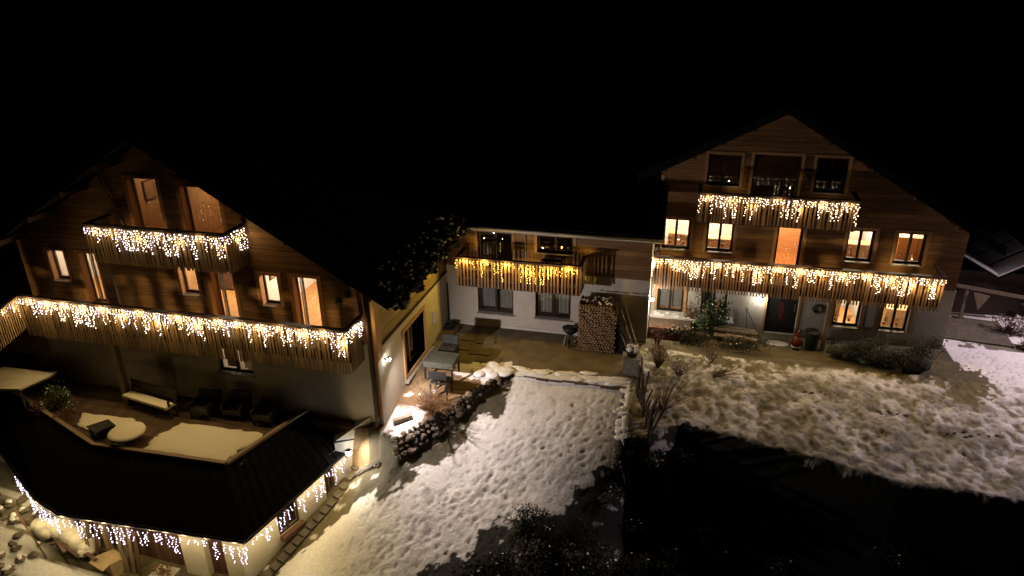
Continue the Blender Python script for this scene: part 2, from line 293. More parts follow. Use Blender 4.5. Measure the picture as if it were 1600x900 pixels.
    cov = np.where(cov > .3, cov*(1-.85*spk), cov)
    soil = np.stack([.095+.05*n2, .078+.045*n2, .038+.02*n2], -1)
    ys_ = yard & (Y > 21.3); soil[ys_] = np.stack([.125+.07*n2+.05*n1, .10+.055*n2+.04*n1, .058+.03*n2], -1)[ys_]
    lw = lawn & (Y < 25); soil[lw] = np.stack([.135+.07*n2, .118+.06*n2, .045+.03*n2], -1)[lw]
    soil[bed] = np.stack([.20+.12*n2, .13+.08*n2, .065+.04*n2], -1)[bed]
    soil[strip] = np.stack([.055+.05*n2, .045+.035*n2, .024+.02*n2], -1)[strip]
    soil[shaded_bank | low] = (.016, .015, .011); soil[Y > 40] = (.012, .012, .010)  # near-black: night shade put into the bank and far soil colour
    snow = np.stack([.80+.04*n2, .79+.04*n2, .78+.03*n2], -1)
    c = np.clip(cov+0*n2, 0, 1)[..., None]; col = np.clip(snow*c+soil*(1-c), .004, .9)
    ny, nx = X.shape; V = np.stack([X, Y, Z], -1).reshape(-1, 3)
    idx = np.arange(ny*nx).reshape(ny, nx); Fq = np.stack([idx[:-1, :-1], idx[:-1, 1:], idx[1:, 1:], idx[1:, :-1]], -1).reshape(-1, 4)
    me = bpy.data.meshes.new("ground"); me.vertices.add(len(V)); me.vertices.foreach_set("co", V.ravel()); me.loops.add(Fq.size); me.loops.foreach_set("vertex_index", Fq.ravel())
    me.polygons.add(len(Fq)); me.polygons.foreach_set("loop_start", np.arange(0, Fq.size, 4)); me.polygons.foreach_set("loop_total", np.full(len(Fq), 4)); me.polygons.foreach_set("use_smooth", np.ones(len(Fq), bool)); me.update(calc_edges=True)
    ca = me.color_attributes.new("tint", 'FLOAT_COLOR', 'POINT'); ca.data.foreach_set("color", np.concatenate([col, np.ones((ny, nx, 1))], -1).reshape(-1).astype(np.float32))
    me.materials.append(M['ground']); o = link(bpy.data.objects.new("ground", me)); tag(o, "snowy trampled ground with brown yard and shaded bank", kind="structure")
build_ground()
# ---------------------------------------------------------------- walls with openings
def sub(iv, cuts):
    out = [iv]
    for a, b in cuts:
        nx = []
        for p, q in out:
            if b <= p or a >= q: nx.append((p, q)); continue
            if a > p: nx.append((p, a))
            if b < q: nx.append((b, q))
        out = nx
    return [(p, q) for p, q in out if q-p > .004]
def rows(z0, z1, step, ops):
    """(za, zb, row number) rows split at the openings' heads and sills"""
    out = []; k = 0; z = z0
    while z < z1-1e-6:
        zn = min(z+step, z1); br = sorted({z, zn}|{c for o in ops for c in (o[2], o[3]) if z+.003 < c < zn-.003})
        out += [(a, b, k) for a, b in zip(br, br[1:])]; z = zn; k += 1
    return out
def wall_segments(u0, u1, z0, z1, step, ops, gable=None):
    """trapezoids (u_lo0,u_lo1,u_hi0,u_hi1,za,zb); gable(z)->(ua,ub)"""
    for za, zb, k in rows(z0, z1, step, ops):
        cuts = [(o[0], o[1]) for o in ops if o[2] < zb-.002 and o[3] > za+.002]
        for p, q in sub((u0, u1), cuts):
            if gable:
                a0, b0 = gable(za); a1, b1 = gable(zb); l0, r0, l1, r1 = max(p, a0), min(q, b0), max(p, a1), min(q, b1)
                if r0-l0 < .02: continue
                if r1 < l1: l1 = r1 = (l1+r1)/2
                yield l0, r0, l1, r1, za, zb, k
            else: yield p, q, p, q, za, zb, k
def wall_solid(name, parent, mat, axis_, pos, thick, u0, u1, z0, z1, ops, gable=None, label=None):
    mb = MB()
    for l0, r0, l1, r1, za, zb, k in wall_segments(u0, u1, z0, z1, .5, ops, gable):
        if axis_ == 'X': mb.prism([(l0, pos, za), (r0, pos, za), (r1, pos, zb), (l1, pos, zb)], (0, thick, 0))
        else: mb.prism([(pos, l0, za), (pos, r0, za), (pos, r1, zb), (pos, l1, zb)], (thick, 0, 0))
    return part(name, mb, mat, parent, label=label)
def wall_boards(parent, mat, axis_, pos, out, u0, u1, z0, z1, ops, gable=None, step=.185):
    """cladding boards: pos is the wall face, out the signed direction outward"""
    g = .007
    for l0, r0, l1, r1, za, zb, k in wall_segments(u0, u1, z0, z1, step, ops, gable):
        if zb-za < .02: continue
        t = .030+.006*random.random(); mb = MB(); gg = g if zb-za > .1 else 0
        if axis_ == 'X': mb.prism([(l0, pos, za+gg), (r0, pos, za+gg), (r1, pos, zb), (l1, pos, zb)], (0, out*t, 0))
        else: mb.prism([(pos, l0, za+gg), (pos, r0, za+gg), (pos, r1, zb), (pos, l1, zb)], (out*t, 0, 0))
        part("board", mb, mat, parent)
def window(parent, x0, x1, y, z0, z1, fmat='frame', mull=1, frame=.07, sill=True, depth=.16, trim=None, jamb=None, slant=None, y_out=None, sillmat='flash', name="window"):
    """a window in an X-facing wall whose outer face is at y; the sash sits depth behind it"""
    yf = y+depth; mb = MB(); f = frame
    mb.box(x0, x1, yf, yf+.07, z0, z0+f); mb.box(x0, x1, yf, yf+.07, z1-f, z1); mb.box(x0, x0+f, yf+.001, yf+.069, z0+f, z1-f); mb.box(x1-f, x1, yf+.001, yf+.069, z0+f, z1-f)
    wn = part(name, mb, M[fmat], parent)
    n = mull+1; wd = (x1-x0-2*f)/n; pb = None
    for i in range(n):
        a = x0+f+i*wd; b = a+wd
        if i:
            mm = MB(); mm.box(a-.045, a+.045, yf-.012, yf+.075, z0+f, z1-f); part("mullion", mm, M[fmat], wn); a += .045
        if i < n-1: b -= .045
        g = MB(); g.box(a, b, yf+.03, yf+.036, z0+f, z1-f); part("pane", g, M['glass'], wn)
    if sill:
        s = MB(); s.box(x0-.05, x1+.05, y-.09, yf-.01, z0-.05, z0-.003); part("sill", s, M[sillmat], wn)
    if trim:
        s = MB(); o = .11; yo = y-.06
        s.box(x0-o, x0-.002, yo, y-.002, z0-.02, z1+.02); s.box(x1+.002, x1+o, yo, y-.002, z0-.02, z1+.02); s.box(x0-o, x1+o, yo-.003, y-.005, z1+.021, z1+.12); part("trim", s, M[trim], wn)
    if jamb:
        s = MB(); s.box(x0-.002, x0+.025, y-.04, yf-.002, z0, z1); part("jamb", s, M[jamb], wn); s = MB(); s.box(x1-.025, x1+.002, y-.04, yf-.002, z0, z1); part("jamb", s, M[jamb], wn)
    return wn
def room(parent, x0, x1, y0, y1, z0, z1, wallm, floorm, power, col=(1, .72, .42), lampx=None, ceil=None):
    """the inside of a room behind lit windows: floor, walls, ceiling, and its ceiling lamp"""
    w_ = MB(); w_.add([(x0, y0, z0), (x0, y1, z0), (x1, y1, z0), (x1, y0, z0), (x0, y0, z1), (x0, y1, z1), (x1, y1, z1), (x1, y0, z1)], [(0, 1, 5, 4), (1, 2, 6, 5), (2, 3, 7, 6)])
    r = part("room", w_, M[wallm], parent)
    c = MB(); c.add([(x0, y0, z1), (x1, y0, z1), (x1, y1, z1), (x0, y1, z1)], [(0, 1, 2, 3)]); part("ceiling", c, M[ceil or wallm], r)
    f = MB(); f.add([(x0, y0, z0), (x1, y0, z0), (x1, y1, z0), (x0, y1, z0)], [(0, 1, 2, 3)]); part("room_floor", f, M[floorm], r)
    lx = lampx or (x0+x1)/2; ly = y0+(y1-y0)*.5
    if power:
        l = MB(); l.lathe((lx, ly, z1-.10), [(.12, 0), (.16, .04), (.16, .09)], 10); part("ceiling_lamp", l, M['roomlamp'], r)
        lamp(r, (lx, ly, z1-.22), power*ROOM_GAIN, col, .08)
    return r
def balcony(parent, x0, x1, yw, yf, zfloor, zrail, zbot, slatmat, side_l=True, side_r=True, posts=(), pitch=.105, sw=.058):
    """floor, rails and one slat after another; yw wall face, yf front"""
    mb = MB(); mb.box(x0, x1, yf+.05, yw-.002, zfloor-.14, zfloor); mb.box(x0, x1, yf+.06, yf+.16, zfloor-.28, zfloor-.142)
    b = part("balcony", mb, M['dark_wood'], parent)
    rl = MB(); rl.box(x0-.05, x1+.05, yf-.09, yf+.07, zrail-.05, zrail+.005)
    if side_l: rl.box(x0-.06, x0+.08, yf+.071, yw-.04, zrail-.05, zrail+.003)
    if side_r: rl.box(x1-.08, x1+.06, yf+.071, yw-.04, zrail-.05, zrail+.003)
    part("handrail", rl, M['rail'], b)
    rr = MB(); rr.box(x0, x1, yf+.004, yf+.044, zrail-.22, zrail-.12); rr.box(x0, x1, yf+.004, yf+.044, zfloor+.03, zfloor+.13)
    part("cross_rail", rr, M['rail'], b)
    me = MB(); me.box(-sw/2, sw/2, -.028, 0, zbot, zrail-.052); sm = me.mesh("slat", M[slatmat])
    my = MB(); my.box(0, .028, -sw/2, sw/2, zbot, zrail-.052); sy = my.mesh("slat", M[slatmat])
    n = int((x1-x0)/pitch)
    for i in range(n+1):
        x = x0+.02+(x1-x0-.04)*i/n; piece("slat", sm, b, (x, yf+.003, random.uniform(-.012, .012)), (0, random.uniform(-.008, .008), 0))
    m_ = int((yw-yf-.1)/pitch)
    for on, x in ((side_l, x0-.03), (side_r, x1)):
        if on:
            for i in range(1, m_): piece("slat", sy, b, (x, yf+.05+(yw-yf-.1)*i/m_, random.uniform(-.012, .012)))
    return b
def icicles(name, label, path, mats, power, col, drop=(3, 9), pitch=.08, bulb=.019, zj=.0, group=None, step=.076, lamp_every=.7, outw=(0, -1, 0), skip=None, cat="fairy lights"):
    """hanging icicle lights: a cable along path, bare strands, bulbs; every strand of bulbs one light source low on the string"""
    t = thing(name, label, cat, path[0], group)
    wire = MB(); bulbs = MB()
    for p, q in zip(path, path[1:]): wire.tube(p, q, .006, n=3)
    s = 0; total = sum((Vector(q)-Vector(p)).length for p, q in zip(path, path[1:])); pos = []
    k = 0; cur = 5
    for p, q in zip(path, path[1:]):
        p = Vector(p); q = Vector(q); L = (q-p).length; n = max(1, int(L/pitch)); d = (q-p)/L
        for i in range(n):
            c = p+(q-p)*(i+.5+random.uniform(-.4, .4))/n-Vector((0, 0, .02+.02*math.sin(i*.7))); cur = random.choice((2, 3, 3, 4, 5, 6, 7, 9, 11)) if random.random() < .75 else cur; nb = max(drop[0], min(drop[1]+2, cur)); k += 1
            if skip and skip(c): continue
            end = c-Vector((0, 0, nb*step)); wire.tube(c, end, .003, n=3)
            for j in range(nb):
                bulbs.mi = random.choice(range(len(mats))) if random.random() < .5 else (k//5) % len(mats)
                o = d*random.uniform(-.045, .045)+Vector(outw)*random.uniform(.0, .03); b = c-Vector((0, 0, (j+.4+random.uniform(-.25, .25))*step))+o; bulbs.octa(b, bulb*random.uniform(.8, 1.15))
            pos.append((c-Vector((0, 0, nb*step*.45)))+Vector(outw)*.05)
    part("cable", wire, M['black'], t); part("bulb_strands", bulbs, [M[m] for m in mats], t, kind="stuff")
    nl = max(1, int(total/lamp_every)); per = power*total/nl
    for i in range(nl): lamp(t, pos[min(len(pos)-1, int((i+.5)*len(pos)/nl))], per, col, .02)
    return t
def wall_lamp(name, label, at, power, col, facing=(0, -1, 0), size=.07, r=.05, spot=None, aim=None):
    t = thing(name, label, "lamp", at); x, y, z = at; f = Vector(facing)
    m = MB(); m.bar(Vector(at)-f*.10, Vector(at)+f*.02, .05, .05); part("bracket", m, M['metal'], t)
    g = MB(); c = Vector(at)+f*.07; g.lathe(c-Vector((0, 0, size)), [(size*.6, 0), (size, size*.5), (size, size*1.4), (size*.5, size*2)], 10); part("lamp_glass", g, M['lampglow'], t, True)
    cp = MB(); cp.lathe(c+Vector((0, 0, size)), [(size*1.2, .001), (size*.4, .05)], 10); part("lamp_cap", cp, M['metal'], t)
    lamp(t, c+f*(size+.03), power, col, r, spot=spot, aim=aim)
    return t
def pipe(parent, pts, r=.05, mat='dark_wood', name="downpipe"):
    m = MB()
    for p, q in zip(pts, pts[1:]): m.tube(p, q, r, n=8)
    return part(name, m, M[mat], parent, True)
# ================================================================ LEFT CHALET
YL, XE = 18.25, -9.05
LH = thing("chalet", "large wooden chalet on the left with two fairy-lit balconies above the terrace", "house", (-15.6, 24, -.5))
gabL = lambda z: (-15.6-(9.0-z)/.6, -15.6+(9.0-z)/.6)
doors_up = [(-17.05, -15.95, 5.40, 7.45), (-15.15, -13.8, 5.40, 7.40)]
opsL = [(-20.95, -20.25, 3.65, 4.75), (-19.68, -18.95, 2.9, 4.75), (-15.85, -15.15, 3.60, 4.65), (-14.65, -13.8, 2.75, 4.62), (-12.88, -12.2, 3.5, 4.55), (-11.72, -10.82, 2.72, 4.58)]+doors_up
ops0 = [(-15.05, -13.7, .75, 1.75)]
wall_solid("lower_wall", LH, M['plaster'], 'X', YL, .3, -22.1, XE, -.9, 2.45, ops0)
wall_solid("upper_wall", LH, M['brown'], 'X', YL, .28, -22.1, XE-.05, 2.451, 8.9, opsL, gabL)
wall_boards(LH, M['clad'], 'X', YL, -1, -22.1, XE-.05, 2.46, 8.9, opsL, gabL)
opsE = [(20.35, 22.3, .15, 1.85)]
wall_solid("side_wall", LH, M['plaster_y'], 'Y', XE, -.3, YL+.301, 25.05, -.9, 2.35, opsE, label="cream side wall with a deep wood-framed opening")
wall_solid("side_upper_wall", LH, M['brown'], 'Y', XE-.05, -.2, YL+.281, 25.02, 2.351, 4.75, [])
wall_boards(LH, M['clad_y'], 'Y', XE-.05, 1, YL+.02, 25.02, 2.36, 4.75, [])
m = MB(); m.box(-22.1, -21.8, YL+.301, 34, -.9, 4.6); m.box(-21.8, XE-.35, 33.7, 34, -.9, 4.6); m.box(XE-.35, XE-.06, 25.4, 34, -.9, 4.6); part("rear_walls", m, M['plaster'], LH)
m = MB(); m.box(-21.8, XE-.35, YL+.31, 33.7, 2.52, 2.68); m.box(-21.8, XE-.35, YL+.31, 33.7, 5.1, 5.25); m.box(-21.8, XE-.35, YL+.31, 33.7, -.6, -.5); part("storey_floors", m, M['brown'], LH)
def roof(parent, xa, xe_l, xe_r, ya, yb, zap, sl, sr, t=.22):
    for s, xe, k in ((-1, xe_l, sl), (1, xe_r, sr)):
        m = MB(); ze = zap-k*abs(xe-xa); m.prism([(xa, ya, zap), (xe, ya, ze), (xe, ya, ze+t), (xa, ya, zap+t)], (0, yb-ya, 0)); r = part("roof", m, M['roof'], parent)
        n = int(abs(xe-xa)/.55); L = math.hypot(xe-xa, ze-zap)
        for i in range(1, 12):
            y = ya+(yb-ya)*i/12; mm = MB(); mm.bar((xa, y, zap+t+.02), (xe, y, ze+t+.02), .05, .04); part("roof_seam", mm, M['roof'], r)
        v = MB(); v.prism([(xa, ya-.035, zap-.12), (xe, ya-.035, ze-.12), (xe, ya-.035, ze+t-.01), (xa, ya-.035, zap+t-.01)], (0, .034, 0)); part("verge_board", v, M['roof'], r)
        for i in range(1, 5):
            pr = MB(); x = xa+(xe-xa)*i/5; z = zap-k*abs(x-xa); pr.box(x-.07, x+.07, ya+.05, ya+1.3, z-.22, z-.06); part("purlin", pr, M['dark_wood'], r)
roof(LH, -15.6, -23.1, -7.95, 17.05, 34.5, 9.05, .6, .6)
# ragged snow and moss over the side wall, unlit snow coloured dark
m = MB()
for i in range(420):
    t = random.random(); y = 17.2+t*7.3; x = -7.95-random.random()**2*.8; z = 9.05-.6*(x+15.6)+.24; r = random.uniform(.03, .08); m.mi = 1 if random.random() < .22 else 0
    m.rock((x, y, z), r, r*1.6, r*.6, random.random()*3, .4, 5)
for i in range(520):
    t = random.random()**1.5; y = 17.15+t*7.2; x = -7.93+random.uniform(-.12, .16); z = 9.05-.6*(x+15.6)+.15-random.random()*(.62-.42*t)*(.6+.4*math.sin(y*5)); r = random.uniform(.04, .09); m.mi = 1 if random.random() < .1 else 0
    m.rock((x, y, z), r, r*1.5, r, random.random()*3, .4, 5)
part("snow_moss_rim", m, [M['leaf'], M['snow']], LH, kind="stuff")
for i, (a, b, z0, z1) in enumerate(opsL):
    door = z1-z0 > 1.5
    window(LH, a, b, YL, z0, z1, 'dark_wood' if not door else 'brown', 0, .06, sill=not door, depth=.2, trim='jamb', jamb='jamb', sillmat='oldwood', name="balcony_door" if door else "window")
window(LH, *ops0[0][:2], YL, *ops0[0][2:], 'frame', 1, .07, True, .14)
m = MB(); m.box(-14.9, -14.5, YL+.33, YL+.35, .8, 1.7); part("curtain", m, M['curtain'], LH); m = MB(); m.box(-14.25, -13.85, YL+.33, YL+.35, .8, 1.7); part("curtain", m, M['curtain'], LH)
R1 = room(LH, -21.7, -18.2, YL+.28, YL+3.6, 2.69, 5.05, 'roomwhite', 'roomfloor', 40, (1, .80, .54))
R2 = room(LH, -17.0, -13.25, YL+.28, YL+3.6, 2.69, 5.05, 'roomwood', 'roomfloor', 75, (1, .80, .54), ceil='roomwhite')
R3 = room(LH, -13.2, -9.5, YL+.28, YL+3.8, 2.69, 5.05, 'roomwhite', 'roomfloor', 95, (1, .80, .58))
R4 = room(LH, -17.6, -15.6, YL+.28, YL+3.2, 5.26, 7.6, 'roomwood', 'roomfloor', 4.0, (1, .7, .42), ceil='roomwhite'); R5 = room(LH, -15.5, -13.5, YL+.28, YL+3.2, 5.26, 7.2, 'roomwood', 'roomfloor', 3.2, (1, .7, .42), ceil='roomwhite')
R6 = room(LH, -15.3, -13.4, YL+.36, YL+2.4, -.4, 2.3, 'roomwhite', 'roomfloor', 7, (1, .8, .6))
def bed(x, y, z, label):
    t = thing("bed", label, "bed", (x, y, z)); m = MB(); m.box(x, x+1.9, y, y+1.1, z+.12, z+.42); part("mattress", m, M['bed'], t)
    m = MB(); m.box(x-.04, x+1.94, y-.03, y+1.13, z+.0, z+.118); m.box(x+1.94, x+2.0, y-.03, y+1.13, z, z+.95); part("bed_frame", m, M['jamb'], t)
    m = MB(); m.rock((x+1.6, y+.5, z+.5), .22, .38, .10, 0, .1, 8); part("pillow", m, M['curtain'], t, True)
bed(-11.45, YL+1.15, 2.69, "bed with reddish cover seen through the balcony door nearest the chalet corner")
for x0 in (-19.6, -14.58, -11.65):
    for k in range(3): m = MB(); m.box(x0+.05*k, x0+.05*k+.035, YL+.33+.015*(k % 2), YL+.35+.015*(k % 2), 2.75, 4.7); part("curtain", m, M['curtain'], LH)
# curtain-like pieces and furniture seen in other rooms
t = thing("armchair", "brown armchair seen through the tall lit door left of the middle chalet window", "armchair", (-19.2, YL+1.2, 2.69))
m = MB(); m.box(-19.6, -18.9, YL+1.0, YL+1.7, 2.75, 3.1); part("seat", m, M['brown'], t); m = MB(); m.box(-19.6, -18.9, YL+1.7, YL+1.85, 2.75, 3.6); part("backrest", m, M['brown'], t)
m = MB(); m.box(-19.72, -19.61, YL+1.0, YL+1.8, 2.75, 3.3); m.box(-18.89, -18.78, YL+1.0, YL+1.8, 2.75, 3.3); part("armrest", m, M['brown'], t)
def cupboard(x0, x1, y0, y1, z0, z1, lab, mt='jamb'):
    t = thing("cupboard", lab, "cupboard", ((x0+x1)/2, y0, z0)); m = MB(); m.box(x0, x1, y0, y1, z0, z1); part("carcass", m, M[mt], t); w2 = (x1-x0)/2
    for k in range(2): m = MB(); m.box(x0+k*w2+.02, x0+(k+1)*w2-.02, y0-.025, y0-.001, z0+.06, z1-.04); part("door", m, M[mt], t)
cupboard(-21.2, -20.3, YL+2.9, YL+3.5, 2.70, 4.5, "pine cupboard seen through the small lit window at the far left", 'roomwood')
cupboard(-16.6, -15.7, YL+2.4, YL+3.0, 2.70, 3.7, "low brown cupboard behind the lit middle window of the left chalet", 'brown')
cupboard(-17.3, -16.6, YL+2.3, YL+2.9, 5.27, 6.9, "dark cupboard seen through the left door of the gable balcony", 'brown')
# balconies, left chalet
balcony(LH, -21.45, -9.45, YL-.04, 17.15, 2.60, 3.50, 1.98, 'slat', side_l=False, side_r=True)
balcony(LH, -17.95, -13.05, YL-.04, 17.15, 5.30, 6.25, 4.98, 'slat')
# the slanted far end of the lower balcony
m = MB(); m.bar((-21.45, 17.15, 3.48), (-20.7, 15.1, 3.48), .14, .05); p_ = part("slanted_rail", m, M['rail'], LH)
me = MB(); me.box(-.022, .022, -.028, 0, 2.3, 3.45); sm = me.mesh("slat", M['slat'])
for i in range(18): piece("slat", sm, p_, (-21.45+.75*i/17.5, 17.13-2.05*i/17.5, 0), (0, 0, 1.92))
m = MB(); m.add([(-21.45, 17.2, 2.58), (-20.7, 15.1, 2.58), (-24, 14.5, 2.58), (-24, 17.2, 2.58)], [(0, 1, 2, 3), (3, 2, 1, 0)]); part("slanted_deck", m, M['dark_wood'], p_)
m = MB(); m.box(-18.42, -18.22, 17.3, 17.5, -.5, 2.3); part("balcony_post", m, M['oldwood'], LH)
for x in (-9.3,): m = MB(); m.box(XE-.24, XE+.02, YL-.07, YL-.001, -.2, 4.0); part("corner_board", m, M['trim'], LH)
m = MB(); m.box(XE+.001, XE+.05, YL-.06, YL+.28, 1.9, 4.2); part("corner_board", m, M['trim'], LH, label="pale corner board")
pipe(LH, [(-9.22, YL-.16, 4.3), (-9.22, YL-.16, -.85)], .055, 'dark_wood'); pipe(LH, [(-18.35, YL-.12, 4.8), (-18.35, YL-.12, 2.6)], .035, 'flash')
pipe(LH, [(-18.05, YL-.1, 7.6), (-17.3, YL-.1, 5.5)], .03, 'flash', "cable_pipe")
m = MB(); m.box(XE+.001, XE+.06, YL+.3, 25.0, 2.28, 2.35); part("base_rail", m, M['dark_wood'], LH)
# opening in the side wall
ob_ = MB(); y0, y1, z0, z1 = opsE[0]; o = .12
ob_.box(XE-.28, XE+.05, y0-o, y0, z0-o, z1+o); ob_.box(XE-.28, XE+.05, y1, y1+o, z0-o, z1+o); ob_.box(XE-.28, XE+.052, y0, y1, z1, z1+o); ob_.box(XE-.28, XE+.052, y0, y1, z0-o, z0); wn = part("side_window", ob_, M['trim'], LH)
g = MB(); g.box(XE-.26, XE-.25, y0, y1, z0, z1); part("pane", g, M['glass'], wn); g = MB(); g.box(XE-.27, XE-.22, (y0+y1)/2-.04, (y0+y1)/2+.04, z0, z1); part("mullion", g, M['trim'], wn)
g = MB(); g.box(XE, XE+.16, y0-.2, y1+.6, -.06, .02); part("sill", g, M['flash'], wn)
m = MB(); m.box(XE+.001, XE+.1, 23.2, 23.65, .85, 1.35); part("meter_box", m, M['white'], LH)
m = MB(); m.lathe((-10.15, YL-.06, 3.9), [(.10, -.1), (.13, 0), (.05, .14)], 8); m.lathe((-9.75, YL-.06, 4.55), [(.10, -.1), (.13, 0), (.05, .14)], 8); m.lathe((-9.8, YL-.06, 4.2), [(.09, -.1), (.1, 0), (.05, .1)], 8)
part("hanging_ornament", m, M['dark_wood'], LH); m = MB(); m.tube((-10.13, YL-.06, 2.75), (-10.13, YL-.06, 3.8), .02); part("thermometer", m, M['dark_wood'], LH)
# ================================================================ TERRACE ANNEX
TR = thing("terrace_annex", "basement annex with flat snowy terrace and black skirt roof below the left chalet", "annex", (-14, 15.5, -3.8))
A_, B_, C_, D_, E_, F_ = (-9.5, 18.2), (-10.6, 17.6), (-11.85, 13.75), (-17.3, 13.6), (-21.5, 15.2), (-24.5, 16.9)
def wallq(mb, a, b, z0a, z0b, z1, t=.28, z1b=None):
    z1b = z1 if z1b is None else z1b; d = Vector((b[0]-a[0], b[1]-a[1], 0)).normalized(); nrm = Vector((-d.y, d.x, 0))*t
    mb.prism([(a[0], a[1], z0a), (b[0], b[1], z0b), (b[0], b[1], z1b), (a[0], a[1], z1)], nrm)
def wall_along(name, a, b, z0, z1, ops, mat, t=-.28):
    """a wall along a->b with openings (s0,s1,z0,z1) in metres along it"""
    a = Vector((*a, 0)); b = Vector((*b, 0)); L = (b-a).length; d = (b-a)/L; nrm = Vector((-d.y, d.x, 0))*t; mb = MB()
    for p, q, _, _, za, zb, _k in wall_segments(0, L, z0, z1, .6, ops): mb.prism([a+d*p+Vector((0, 0, za)), a+d*q+Vector((0, 0, za)), a+d*q+Vector((0, 0, zb)), a+d*p+Vector((0, 0, zb))], nrm)
    return part(name, mb, mat, TR), a, d, nrm
LBC = math.hypot(B_[0]-C_[0], B_[1]-C_[1])
opBC = [(.15, 1.0, -2.95, -1.7), (2.05, 2.85, -2.85, -1.7)]
wall_along("corner_wall", A_, B_, -3.2, -1.2, [], M['plaster'])
m = MB(); wallq(m, B_, A_, -1.199, -1.199, -1.0, .28, -.26); part("corner_parapet", m, M['plaster'], TR)
wl, a0, dd, nn = wall_along("lit_side_wall", B_, C_, -4.1, -1.35, [(1.45-.6, 1.45+.25, -3.15, -1.7), (.0+.05, .5, -3.1, -1.6)][:0]+[(.1, .62, -3.15, -1.6), (1.75, 2.65, -3.05, -1.6)], M['plaster_y'])
for s0, s1 in ((.1, .62), (1.75, 2.65)):
    q = MB(); a1 = a0+dd*s0; b1 = a0+dd*s1; off = nn*.45
    for (p, r_) in ((a1, a1+dd*.06), (b1-dd*.06, b1), ((a1+b1)/2-dd*.03, (a1+b1)/2+dd*.03)): q.prism([p+off+Vector((0, 0, -3.1)), r_+off+Vector((0, 0, -3.1)), r_+off+Vector((0, 0, -1.6)), p+off+Vector((0, 0, -1.6))], nn*.1)
    q.prism([a1+off+Vector((0, 0, -3.1)), b1+off+Vector((0, 0, -3.1)), b1+off+Vector((0, 0, -2.98)), a1+off+Vector((0, 0, -2.98))], nn*.12)
    wq = part("window", q, M['brown'], TR); g = MB(); o2 = nn*.5; g.prism([a1+o2+Vector((0, 0, -2.98)), b1+o2+Vector((0, 0, -2.98)), b1+o2+Vector((0, 0, -1.6)), a1+o2+Vector((0, 0, -1.6))], nn*.02); part("pane", g, M['glass'], wq)
    fb = MB(); fo = -nn*.7; fb.prism([a1+Vector((0, 0, -3.12)), b1+Vector((0, 0, -3.12)), b1+Vector((0, 0, -2.95)), a1+Vector((0, 0, -2.95))], fo)
    f_ = part("window_box", fb, M['brown'], wq)
bk = MB(); bk.box(-17.2, -12.2, 16.0, 16.1, -4, -1.5); part("cellar_back_wall", bk, M['brown'], TR)
# front: white piers, dark doors, open store
for x0, x1 in ((-13.95, -13.15), (-12.45, -11.86)):
    m = MB(); m.box(x0, x1, 13.75, 14.1, -4.1, -1.4); part("white_pier", m, M['plaster_y'], TR)
for x0, x1, nb in ((-13.14, -12.46, 5), (-17.0, -13.96, 20)):
    m = MB(); m.box(x0, x1, 14.0, 14.04, -4.0, -1.4); dr = part("plank_door", m, M['brown'], TR)
    for i in range(nb):
        a = x0+(x1-x0)*i/nb; b = x0+(x1-x0)*(i+1)/nb; q = MB(); q.box(a+.008, b-.008, 13.955+.012*random.random(), 13.999, -3.98, -1.42); part("plank", q, M['brown'], dr)
for x in (-17.3, -16.6, -15.9): m = MB(); m.box(x-.07, x+.07, 13.6, 13.74, -3.95, -1.5); part("post", m, M['oldwood'], TR)
# deck slab
m = MB(); poly = [(-11.86, 18.2), (-12.76, 15.02), (-17.46, 14.92), (-23.8, 17.36), (-24.2, 18.2)]
m.prism([(x, y, -.62) for x, y in poly][::-1], (0, 0, .1)); part("terrace_slab", m, M['paving'], TR)
# paving slabs drawn up to the house: pieces about 0.6 m
inside = lambda x, y: y < 18.1 and (x < -12.2+(y-14.9)*.25-.25) and y > (15.05 if x > -17.4 else 15.05+(-17.4-x)*.42)
for ix in range(19):
    for iy in range(6):
        x = -23.6+ix*.62; y = 14.6+iy*.62
        if inside(x+.3, y+.3) and inside(x+.58, y+.05) and inside(x+.05, y+.05):
            q = MB(); q.box(x+.008, x+.612, y+.008, y+.612, -.519, -.495+.004*random.random()); part("paving_stone", q, M['paving'], TR)
# skirt roof
RG = [(-11.86, 18.2, -.38), (-12.78, 15.0, -.38), (-17.48, 14.9, -.38), (-23.9, 17.4, -.38)]
EV = [(-10.36, 17.74, -1.5), (-11.26, 13.32, -1.5), (-17.4, 13.08, -1.5), (-18.6, 13.46, -1.5), (-24.3, 16.5, -1.5)]
def slab(mb, pts, t=.1): mb.prism([Vector(p) for p in pts], (0, 0, -t))
m = MB()
for q in ([RG[0], EV[0], EV[1], RG[1]], [RG[1], EV[1], EV[2], RG[2]], [RG[2], EV[2], EV[3]], [RG[2], EV[3], EV[4], RG[3]]): slab(m, q, .09)
sk = part("skirt_roof", m, M['roof'], TR)
for k in range(1, 12):
    t_ = k/12; a = Vector(RG[0]).lerp(Vector(RG[1]), t_); b = Vector(EV[0]).lerp(Vector(EV[1]), t_); q = MB(); q.bar(a+Vector((0, 0, .02)), b+Vector((0, 0, .02)), .04, .03); part("roof_seam", q, M['roof'], sk)
for k in range(1, 16):
    t_ = k/16; a = Vector(RG[1]).lerp(Vector(RG[2]), t_); b = Vector(EV[1]).lerp(Vector(EV[2]), t_); q = MB(); q.bar(a+Vector((0, 0, .02)), b+Vector((0, 0, .02)), .04, .03); part("roof_seam", q, M['roof'], sk)
m = MB()
for p, q in zip(RG, RG[1:]): m.bar(Vector(p)+Vector((0, 0, .05)), Vector(q)+Vector((0, 0, .05)), .13, .09)
part("ridge_cap", m, M['oldwood'], TR, label="pale weathered capping board round the terrace edge")
m = MB()
for p, q in zip(EV, EV[1:]): m.tube(Vector(p)+Vector((0, -.03, -.05)), Vector(q)+Vector((0, -.03, -.05)), .055, n=6)
part("gutter", m, M['black'], TR)
